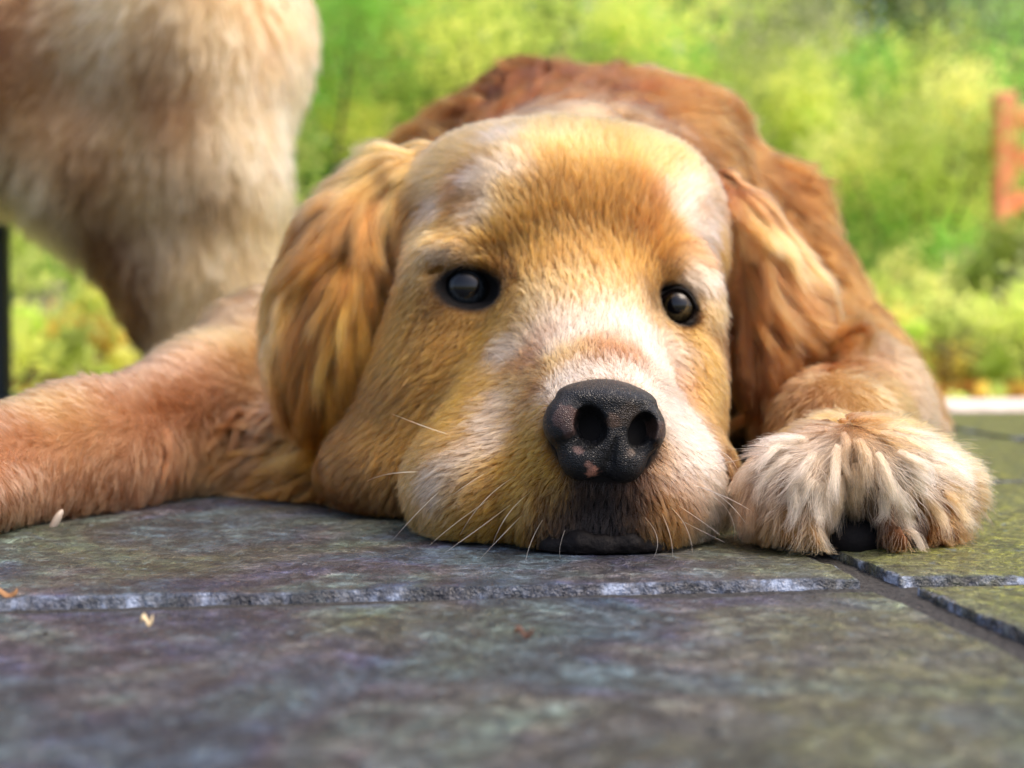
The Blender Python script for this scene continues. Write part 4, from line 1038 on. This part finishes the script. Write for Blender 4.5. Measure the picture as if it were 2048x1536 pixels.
# ------------------------------------------------------------------ eyes
def cap(center, r, half_angle, direction, nseg=48, nr=14, bulge=0.0):
    d = nrm(np.asarray(direction, float)[None])[0]
    a = nrm(np.cross(d, [0, 0, 1])[None])[0]; b = np.cross(d, a)
    V, F = [center + d * (r + bulge)], []
    for i in range(1, nr + 1):
        th = half_angle * i / nr
        rr = r + bulge * (1 - (i / nr) ** 2)
        for j in range(nseg):
            ph = 2 * math.pi * j / nseg
            V.append(center + rr * (d * math.cos(th) + (a * math.cos(ph) + b * math.sin(ph)) * math.sin(th)))
    for j in range(nseg):
        F.append([0, 1 + j, 1 + (j + 1) % nseg])
    for i in range(nr - 1):
        for j in range(nseg):
            p, q = 1 + i * nseg + j, 1 + i * nseg + (j + 1) % nseg
            F.append([p, p + nseg, q + nseg, q])
    return np.array(V), F
ALM = [[(858, 604), (878, 570), (905, 544), (943, 529), (978, 536), (1000, 560), (1016, 592), (985, 602), (950, 609), (910, 611), (880, 609)],
       [(1294, 645), (1307, 610), (1325, 586), (1350, 575), (1372, 581), (1387, 600), (1398, 634), (1385, 645), (1362, 650), (1335, 652), (1312, 651)]]
m_ball = Mat('eye_white', .18, (.014, .009, .008)); m_ball.b.inputs['Coat Weight'].default_value = .1; m_ball.b.inputs['Specular IOR Level'].default_value = .3
m_pup = Mat('pupil', .04, (.002, .002, .003)); m_pup.b.inputs['Coat Weight'].default_value = .25; m_pup.b.inputs['Specular IOR Level'].default_value = .3; m_pup.b.inputs['Coat Roughness'].default_value = .02
def iris_mat(name, c0, c1, loc):
    m = Mat(name, .10)
    f = m.noise(m.coord(), 900, 4, .7)
    at = m.node('ShaderNodeAttribute', attribute_name='tint')
    m.base(m.mix(1.0, m.ramp(f, [(.35, c0), (.65, c1)]), at.outputs['Color'], 'MULTIPLY'))
    m.b.inputs['Coat Weight'].default_value = .25; m.b.inputs['Coat Roughness'].default_value = .03; m.b.inputs['Specular IOR Level'].default_value = .3
    return m.m
irm = [iris_mat('iris_blue_grey', (.006, .009, .012), (.040, .050, .060), None), iris_mat('iris_amber', (.022, .014, .006), (.19, .125, .05), None)]  # left iris dark blue-grey, right iris brown to amber
lab = ['dark eye with a blue-grey centre', 'dark eye with an amber ring low in the iris']
m_lid = Mat('eyelid_skin', .7, (.006, .005, .005)); m_lid.b.inputs['Specular IOR Level'].default_value = .2; m_lid = m_lid.m
for i, e in enumerate(EYES):
    rim = []
    for q in ALM[i]:
        cq = np.mean(ALM[i], 0); q = cq + (np.array(q) - cq) * 1.10
        d_ = P(q[0], q[1], 1) - np.array([0, 0, CAM_H]); hit = bvh.ray_cast(Vector((0, 0, CAM_H)), Vector(d_).normalized()); rim.append(hit[0][1])
    e['c'] = P(e['px'][0] + (2 if i == 0 else 3), e['px'][1], float(np.median(rim)) + (.0024 if i == 0 else .0040) + e['r'])
    V, F = cap(e['c'], e['r'], math.pi * .999, (0, -1, 0), 48, 40)
    eye = mesh_obj('eye', V, F, m_ball.m, dog); eye['label'] = lab[i]
    gaze = nrm((np.array([0.0, 0.0, .10]) - e['c'])[None])[0] + (np.array([-.03, 0, -.02]) if i == 0 else np.array([.08, 0, -.10]))
    V, F = cap(e['c'], e['r'] + .0002, R(40), gaze, bulge=.0006); rl = np.concatenate([[0], np.repeat(np.arange(1, 15) / 14, 48)]); lb_ = (np.clip((1 - rl) / .62, .03, 1) ** 1.3)[:, None] * np.ones((1, 3)); mesh_obj('iris', V, F, irm[i], eye, col=lb_)
    g2 = gaze + (np.array([0, 0, .05]) if i == 0 else np.array([-.04, 0, .09]))
    V, F = cap(e['c'], e['r'] + .0006, R(23), g2, bulge=.0004); mesh_obj('pupil', V, F, m_pup.m, eye)
    # lids: skin lofted from the rim of the socket to an almond-shaped margin lying on the eyeball
    alm = np.array(ALM[i], float); t_ = np.linspace(0, len(alm), 60, endpoint=False); k0 = np.floor(t_).astype(int); ff = (t_ - k0)[:, None]; n_a = len(alm)
    p0, p1, p2, p3 = (alm[(k0 + o_) % n_a] for o_ in (-1, 0, 1, 2))
    crv = .5 * (2 * p1 + (p2 - p0) * ff + (2 * p0 - 5 * p1 + 4 * p2 - p3) * ff ** 2 + (3 * p1 - p0 - 3 * p2 + p3) * ff ** 3)
    cen = crv.mean(0); camp = np.array([0, 0, CAM_H]); rings = []
    outer, inner = [], []
    for q0 in crv:
        q = cen + (q0 - cen) * .95
        dr = nrm((P(q[0], q[1], 1) - camp)[None])[0]; oc = e['c'] - camp; tb = oc @ dr; h2 = oc @ oc - tb * tb; rr_ = e['r'] + .0003
        if h2 < (rr_ * .93) ** 2: inner.append(camp + dr * (tb - math.sqrt(rr_ ** 2 - h2)))
        else: inner.append(camp + dr * (tb - rr_ * .36))
        qo = cen + (q0 - cen) * 1.09; dr = nrm((P(qo[0], qo[1], 1) - camp)[None])[0]
        hit = bvh.ray_cast(Vector(camp), Vector(dr)); outer.append(np.array(hit[0]) + dr * .0006)
    outer, inner = np.array(outer), np.array(inner)
    for _ in range(4): outer[:, 1] = .5 * outer[:, 1] + .25 * (np.roll(outer[:, 1], 1) + np.roll(outer[:, 1], -1)); inner[:, 1] = .5 * inner[:, 1] + .25 * (np.roll(inner[:, 1], 1) + np.roll(inner[:, 1], -1))
    top = np.clip((cen[1] - crv[:, 1]) / 40, -1, 1)[:, None]
    fw = np.array([0, -1.0, 0])
    prof = [(0, 0, 0), (.35, .0010, 0), (.65, .0018, 0), (.88, .0016, 0), (1, .0006, 0), (1.02, -.0004, 0), (1.0, -.0030, 0)]
    VV = np.concatenate([outer * (1 - a_) + inner * a_ + fw * b_ * (1 + .35 * top) for a_, b_, _c in prof])
    ns = len(crv); F = [[r_ * ns + j_, r_ * ns + (j_ + 1) % ns, (r_ + 1) * ns + (j_ + 1) % ns, (r_ + 1) * ns + j_] for r_ in range(len(prof) - 1) for j_ in range(ns)]
    mesh_obj('eyelid', VV, F, m_lid, dog)

# ------------------------------------------------------------------ ears
def make_ear(pts, rad, rows, nhair, seed, lb, extra=None):
    pts_ = [P(*q) for q in pts]
    A = np.array(pts_); lo = A.min(0) - .04; hi = A.max(0) + .04
    g = Field(axis((lo[0], hi[0], .002)), axis((lo[1], hi[1], .002)), axis((max(lo[2], 0.001), hi[2], .002)))
    g.chain(pts_, rad, .012, 1.9)
    if extra: g.chain([P(*q) for q in extra[0]], extra[1], .012, 1.6)
    V, Q = g.mesh(3); N = vnormals(V, Q)
    wv = vnoise(V * [1, 1, .14], 130, seed)
    V = V + N * (.0022 * wv)[:, None]; N = vnormals(V, Q)
    b = BVHTree.FromPolygons([tuple(v) for v in V], [tuple(q) for q in Q.tolist()])
    c = Controls(rows, b)
    def cw(p):
        D, L, F_, C_ = c(p + .003 * np.stack([vnoise(p, 160, 40 + i_) for i_ in range(3)], 1))
        ph = 2.2 * vnoise(p, 28, seed + 5)
        sw = np.sin(p[:, 2] * 210 + ph * 2 + p[:, 0] * 60)
        st = .6 * vnoise(p * [1, 1, .16] + .0015 * np.stack([sw, sw, sw], 1), 190, seed + 9) + .4 * vnoise(p * [1, 1, .2], 460, seed + 10)
        return D, L, F_ * .6, C_ * np.exp(1.0 * st)[:, None]
    _, _, _, cv = c(V)
    o = mesh_obj('ear', V, Q, M_skin, dog, col=cv * .5)
    o['label'] = lb
    fur_patch('fur', V, Q, N, 22000, o, lambda p: np.ones(len(p)), .00010, .4, .003, k=5, lumpy=.1, seed=seed, coatf=cw, lift1=.1, lscale=.35)
    make_locks('lock_fur', V, Q, N, b, o, cw, nhair // 170, 190, .048, .0026, .000085, off=(.0006, .0065), lift=.05, seed=seed, amp=.0015, wlen=.046, sway=.16, vary=.22, tipr=.6, stray_=.7)
EO = (.23, .080, .014); ET = (.15, .060, .012); EG = (.33, .145, .024); EP = (.38, .165, .050)
make_ear([(850, 330, .668), (775, 400, .655), (710, 490, .642), (668, 600, .630), (660, 700, .625), (662, 780, .626), (655, 840, .632)], [.010, .0155, .018, .019, .0175, .014, .008],
    [(850, 335, -.8, .6, 28, .15, CR, 8), (790, 380, -.65, .8, 32, .18, EP, 9), (730, 430, -.6, .85, 32, .2, EO, 9), (790, 430, -.4, 1, 30, .15, ET, 8), (700, 510, -.4, .9, 32, .2, EG, 9), (655, 560, -.6, .8, 30, .25, EP, 8),
     (740, 520, -.2, 1, 32, .15, ET, 8), (715, 600, 0, 1, 34, .15, YG, 8), (655, 630, -.4, .9, 30, .2, EO, 8), (635, 680, -.4, .9, 28, .2, ET, 8), (700, 700, .05, 1, 34, .15, EG, 8), (645, 730, -.2, .95, 30, .2, EG, 8),
     (700, 780, 0, 1, 30, .15, TA, 7), (650, 790, -.1, 1, 30, .2, YG, 8), (670, 840, -.3, .9, 24, .2, ET, 8)], 75000, 21, 'long wavy ear hanging flat at the left of the head')
make_ear([(1440, 375, .674), (1485, 450, .662), (1535, 545, .654), (1566, 618, .652), (1588, 665, .652)], [.007, .0095, .0115, .0125, .009],
    [(1435, 380, .5, .9, 26, .2, PK, 7), (1500, 425, .45, .9, 30, .25, CR, 5), (1450, 470, .2, 1, 24, .25, OR, 8), (1525, 510, .6, .8, 26, .3, PK, 8), (1490, 540, .2, 1, 26, .25, OR, 8), (1578, 570, .5, .9, 30, .35, CR, 5),
     (1540, 620, .4, .9, 28, .35, OR, 8), (1600, 640, 1, .4, 30, .45, PK, 8), (1510, 640, .1, 1, 28, .2, BR, 7), (1520, 720, 0, 1, 28, .2, OR, 7), (1512, 780, 0, 1, 22, .2, PK, 8), (1570, 690, .6, .8, 26, .3, TA, 8)], 56000, 23, 'wavy ear with a pale rim at the right of the head',  # pale rim and dark inner row put rim light and gap shade into colour
    extra=([(1525, 580, .654), (1538, 660, .648), (1540, 730, .644), (1532, 780, .640)], [.008, .008, .006, .004]))
print('ears', round(time.time() - T0, 1))

# ------------------------------------------------------------------ whiskers, pads, claws
WH = [([(945, 882, .53), (870, 860, .52), (785, 828, .52)], .00018), ([(900, 947, .53), (800, 945, .52), (735, 962, .52)], .00018),
      ([(1000, 985, .51), (920, 1040, .49), (860, 1090, .475)], .00013), ([(1035, 950, .50), (970, 1000, .48), (920, 1070, .475)], .00013), ([(1020, 1010, .495), (960, 1055, .48), (890, 1105, .47)], .00013),
      ([(1060, 985, .49), (1015, 1030, .475), (985, 1090, .47)], .00012), ([(1045, 1030, .49), (1010, 1065, .48), (960, 1118, .472)], .00012), ([(895, 970, .52), (850, 1010, .50), (785, 1080, .487)], .00013),
      ([(990, 935, .51), (940, 965, .50), (905, 990, .495)], .00011), ([(1085, 1040, .485), (1062, 1085, .475), (1050, 1130, .468)], .00011), ([(1130, 1060, .483), (1120, 1095, .476), (1122, 1120, .470)], .0001),
      ([(1400, 905, .51), (1445, 905, .50), (1475, 940, .495)], .00016), ([(1405, 930, .51), (1450, 925, .50), (1508, 912, .495)], .00018), ([(1410, 925, .51), (1440, 940, .50), (1450, 945, .495)], .00012),
      ([(1350, 960, .50), (1430, 985, .49), (1500, 1020, .485)], .00015), ([(1400, 970, .50), (1450, 1000, .49), (1490, 1045, .485)], .00012), ([(1340, 1000, .495), (1400, 1040, .485), (1440, 1070, .48)], .00012),
      ([(1335, 1010, .49), (1370, 1050, .48), (1385, 1105, .472)], .00012), ([(1320, 1020, .488), (1340, 1070, .478), (1345, 1115, .472)], .00011), ([(1290, 1035, .485), (1315, 1080, .476), (1300, 1125, .470)], .0001),
      ([(1360, 1040, .495), (1410, 1065, .485), (1450, 1085, .48)], .00012), ([(985, 760, .55), (975, 705, .54), (1010, 725, .535)], .00014), ([(1420, 990, .505), (1455, 1020, .495), (1470, 1065, .487)], .0001)]
m_wh = hair_material('whisker_hair', .25, .95, 1.0)
for q, r_ in WH:
    a, b, c = (P(*x) for x in q)
    t = np.linspace(0, 1, 10)[:, None]
    cp = 2 * b - .5 * (a + c)
    pts = (1 - t) ** 2 * a + 2 * t * (1 - t) * cp + t ** 2 * c
    pts[:, 2] = np.maximum(pts[:, 2], .001)
    make_hair('whisker', pts[None], np.array([r_]), .00002, np.array([[.92, .84, .72]]), m_wh, dog)

def blob(name, c, r, mat, parent, rot=None, k=.001, step=.0008, more=(), lb=None):
    c = np.asarray(c, float); R_ = max(r) * 1.6 + .006
    g = Field(axis((c[0] - R_, c[0] + R_, step)), axis((c[1] - R_, c[1] + R_, step)), axis((max(-.004, c[2] - R_), c[2] + R_, step)))
    g.E(c, r, .001, rot)
    for q in more: g.E(*q)
    V, Q = g.mesh(2)
    o = mesh_obj(name, V, Q, mat, parent)
    if lb: o['label'] = lb
    return o
m_pad = Mat('paw_pad', .75, (.004, .0035, .004)); m_pad.b.inputs['Specular IOR Level'].default_value = .15; f = m_pad.noise(m_pad.coord(), 900, 4, .6); m_pad.bump(f, .8, .0004)
m_pad2 = Mat('paw_pad_brown', .7, (.09, .05, .03)); f = m_pad2.noise(m_pad2.coord(), 900, 4, .6); m_pad2.bump(f, .8, .0004)
blob('paw_pad', P(1703, 1078, .5045), (.0100, .010, .0080), m_pad.m, dog, lb='black pad under the paw')
blob('paw_pad', P(1828, 1062, .5065), (.0062, .007, .0070), m_pad2.m, dog, lb='brown pad under the outer toe')
m_cl = Mat('claw', .35, (.50, .42, .34)).m
m_cl2 = Mat('claw_brown', .35, (.16, .05, .03)).m
blob('claw', P(112, 1042, .5540), (.0017, .0017, .0055), m_cl, dog, rotm(0, 30, 0), lb='pale claw on the leg')
blob('claw', P(1908, 975, .515), (.0065, .0030, .0026), m_cl2, dog, rotm(0, 18, 0), lb='reddish claw on the outer toe')
# ------------------------------------------------------------------ the second dog, standing behind
def dog2_field():
    g = Field(axis((-1.22, -.12, .007)), axis((1.02, 1.50, .007)), axis((-.007, .66, .007)))
    E, C = g.E, g.C
    D_ = 1.2
    g.chain([P(350, -170, D_), P(362, 120, D_), P(385, 330, D_), P(405, 560, D_), P(405, 700, D_), P(400, 790, D_)], [.074, .076, .068, .050, .034, .030], .03)
    E((-.285, 1.16, .022), (.05, .035, .024), .02)
    C(P(450, 420, 1.2), P(475, 640, 1.2), .040, .030, .03); C(P(330, 600, 1.2), P(480, 640, 1.2), .034, .036, .03)
    g.chain([(-.28, 1.36, .26), (-.24, 1.37, .13), (-.26, 1.37, .03)], [.06, .04, .03], .03); E((-.29, 1.36, .022), (.05, .032, .022), .02)
    g.chain([P(300, 80, 1.26), P(60, 115, 1.27), P(-330, 90, 1.27)], [.118, .122, .125], .04)
    C(P(230, 330, 1.2), P(60, 270, 1.22), .062, .06, .03)
    C(P(210, 360, 1.2), P(360, 560, 1.2), .058, .045, .03)
    C((-.29, 1.26, .33), (-.66, 1.27, .36), .105, .12, .05)
    E((-.70, 1.27, .30), (.11, .12, .14), .04)
    for yy in (1.18, 1.36): g.chain([(-.70, yy, .26), (-.71, yy, .12), (-.70, yy, .03)], [.05, .034, .03], .03); E((-.735, yy, .02), (.045, .032, .021), .02)
    C((-.74, 1.27, .40), (-.88, 1.27, .53), .09, .07, .04)
    E((-.93, 1.27, .56), (.075, .07, .062), .03); C((-.97, 1.27, .545), (-1.08, 1.27, .525), .04, .032, .02)
    C((-.90, 1.19, .57), (-.90, 1.175, .47), .022, .034, .02, 1.5); C((-.90, 1.35, .57), (-.90, 1.365, .47), .022, .034, .02, 1.5)
    g.chain([(-.22, 1.27, .40), (-.22, 1.30, .47), (-.30, 1.32, .54)], [.035, .03, .018], .02)
    g.floor(.001)
    return g
dog2 = empty('dog'); tag(dog2, 'second golden dog standing behind at the left, cut off and out of focus', 'dog')
g = dog2_field(); V2, Q2 = g.mesh(3); N2 = vnormals(V2, Q2)
b2 = BVHTree.FromPolygons([tuple(v) for v in V2], [tuple(q) for q in Q2.tolist()])
CW = (.99, .74, .40)
D2 = [(500, 100, .1, 1, 24, .5, (.85, .48, .20), 30), (430, 90, -.1, 1, 21, .4, CW, 20), (480, 180, .1, 1, 24, .4, CW, 22), (520, 300, .2, 1, 27, .5, CW, 30), (540, 420, .2, 1, 27, .5, (.9, .58, .20), 30),
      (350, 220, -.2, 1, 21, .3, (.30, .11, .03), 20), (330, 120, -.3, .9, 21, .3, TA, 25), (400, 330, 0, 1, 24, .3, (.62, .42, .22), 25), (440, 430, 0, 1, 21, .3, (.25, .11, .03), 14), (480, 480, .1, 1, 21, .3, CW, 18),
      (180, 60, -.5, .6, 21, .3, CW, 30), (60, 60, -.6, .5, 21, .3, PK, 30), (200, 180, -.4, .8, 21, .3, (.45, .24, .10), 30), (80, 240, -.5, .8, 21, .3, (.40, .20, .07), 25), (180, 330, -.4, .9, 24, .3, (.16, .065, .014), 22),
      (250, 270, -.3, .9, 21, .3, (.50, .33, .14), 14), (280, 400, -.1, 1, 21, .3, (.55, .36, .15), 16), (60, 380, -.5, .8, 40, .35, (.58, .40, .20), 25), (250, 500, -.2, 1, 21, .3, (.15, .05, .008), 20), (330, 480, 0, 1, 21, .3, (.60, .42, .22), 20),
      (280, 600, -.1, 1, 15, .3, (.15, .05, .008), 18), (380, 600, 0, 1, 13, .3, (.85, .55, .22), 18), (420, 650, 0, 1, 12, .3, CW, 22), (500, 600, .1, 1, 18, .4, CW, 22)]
c2 = Controls(D2, b2)
_, _, _, cv2 = c2(V2)
body2 = mesh_obj('body', V2, Q2, M_skin, dog2, col=cv2 * .55)
fur_patch('fur', V2, Q2, N2, 75000, body2, lambda p: np.ones(len(p)), .0004, .4, .016, k=6, wave=.2, lumpy=.12, seed=31, coatf=c2, tip=.0001)
mk = Mat('dog_nose_far', .4, (.02, .018, .02)).m
blob('nose', (-1.112, 1.27, .54), (.015, .018, .013), mk, dog2, step=.002)
for yy in (1.225, 1.315): blob('eye', (-1.0, yy, .575), (.010, .010, .010), m_pup.m, dog2, step=.002)

# ------------------------------------------------------------------ crumbs and leaf bits on the slate
m = Mat('crumb', .9, (.018, .012, .01)); Gc = 'specks of dirt on the front slab'
SP = [(90, 1268, .0011, 'dark crumb at the left of the front slab'), (905, 1291, .0007, 'tiny dark crumb near the middle of the front slab'), (257, 1372, .0007, 'small crumb below the pale leaf scrap'), (1283, 1371, .0007, 'dark speck below the paw side of the front slab'),
      (1660, 1340, .0008, 'dark speck between the middle and the right joint'), (1900, 1502, .0010, 'brown crumb in the lower right corner'), (1595, 1277, .0006, 'speck close to the rear joint, right of the muzzle'), (318, 1524, .0007, 'speck at the very bottom of the slab'), (640, 1110, .0006, 'speck on the rear slab in front of the jaw')]
for px, py, r, lb in SP:
    k_ = CAM_H / ((py - 646) / FPX); q = P(px, py, k_)
    r *= .6; o = blob('crumb', (q[0], q[1], -.0005), (r * 1.3, r, r * .8), m.m, None, step=.00035, more=[((q[0] + r, q[1] + .3 * r, -.0005), (r * .6, r * .7, r * .6), .0004)])
    tag(o, lb, 'crumb', Gc)
def scrap(px, py, L, w, ang, colr, lb, name='leaf_scrap'):
    k_ = CAM_H / ((py - 646) / FPX); q = P(px, py, k_)
    n = 9; V, F = [], []
    for i in range(n):
        t = i / (n - 1); ww = w * math.sin(math.pi * (t * .9 + .05)) ** .7
        for s in (-1, -.3, .4, 1): V.append(((t - .5) * L, s * ww * .5 + .15 * w * math.sin(5 * t), .0004 + .0012 * abs(s) + .0010 * math.sin(7 * t) + .0006 * s))
    for i in range(n - 1):
        for j in range(3): F.append([i * 4 + j, i * 4 + j + 1, i * 4 + 5 + j, i * 4 + 4 + j])
    V = np.array(V) @ rotm(0, 0, ang).T; V[:, :2] += q[:2]
    o = mesh_obj(name, V, F, Mat('scrap', .7, colr).m); so = o.modifiers.new('thick', 'SOLIDIFY'); so.thickness = .0003
    tag(o, lb, 'leaf scrap')
scrap(294, 1256, .0032, .0010, 8, (.62, .50, .30), 'small pale dry leaf scrap on the front slab')
scrap(8, 1200, .008, .0014, 4, (.26, .13, .05), 'curled brown leaf lying in the joint at the left edge')
scrap(1047, 1281, .0050, .0007, -10, (.11, .05, .03), 'thin reddish brown twig bit on the front slab', 'twig')
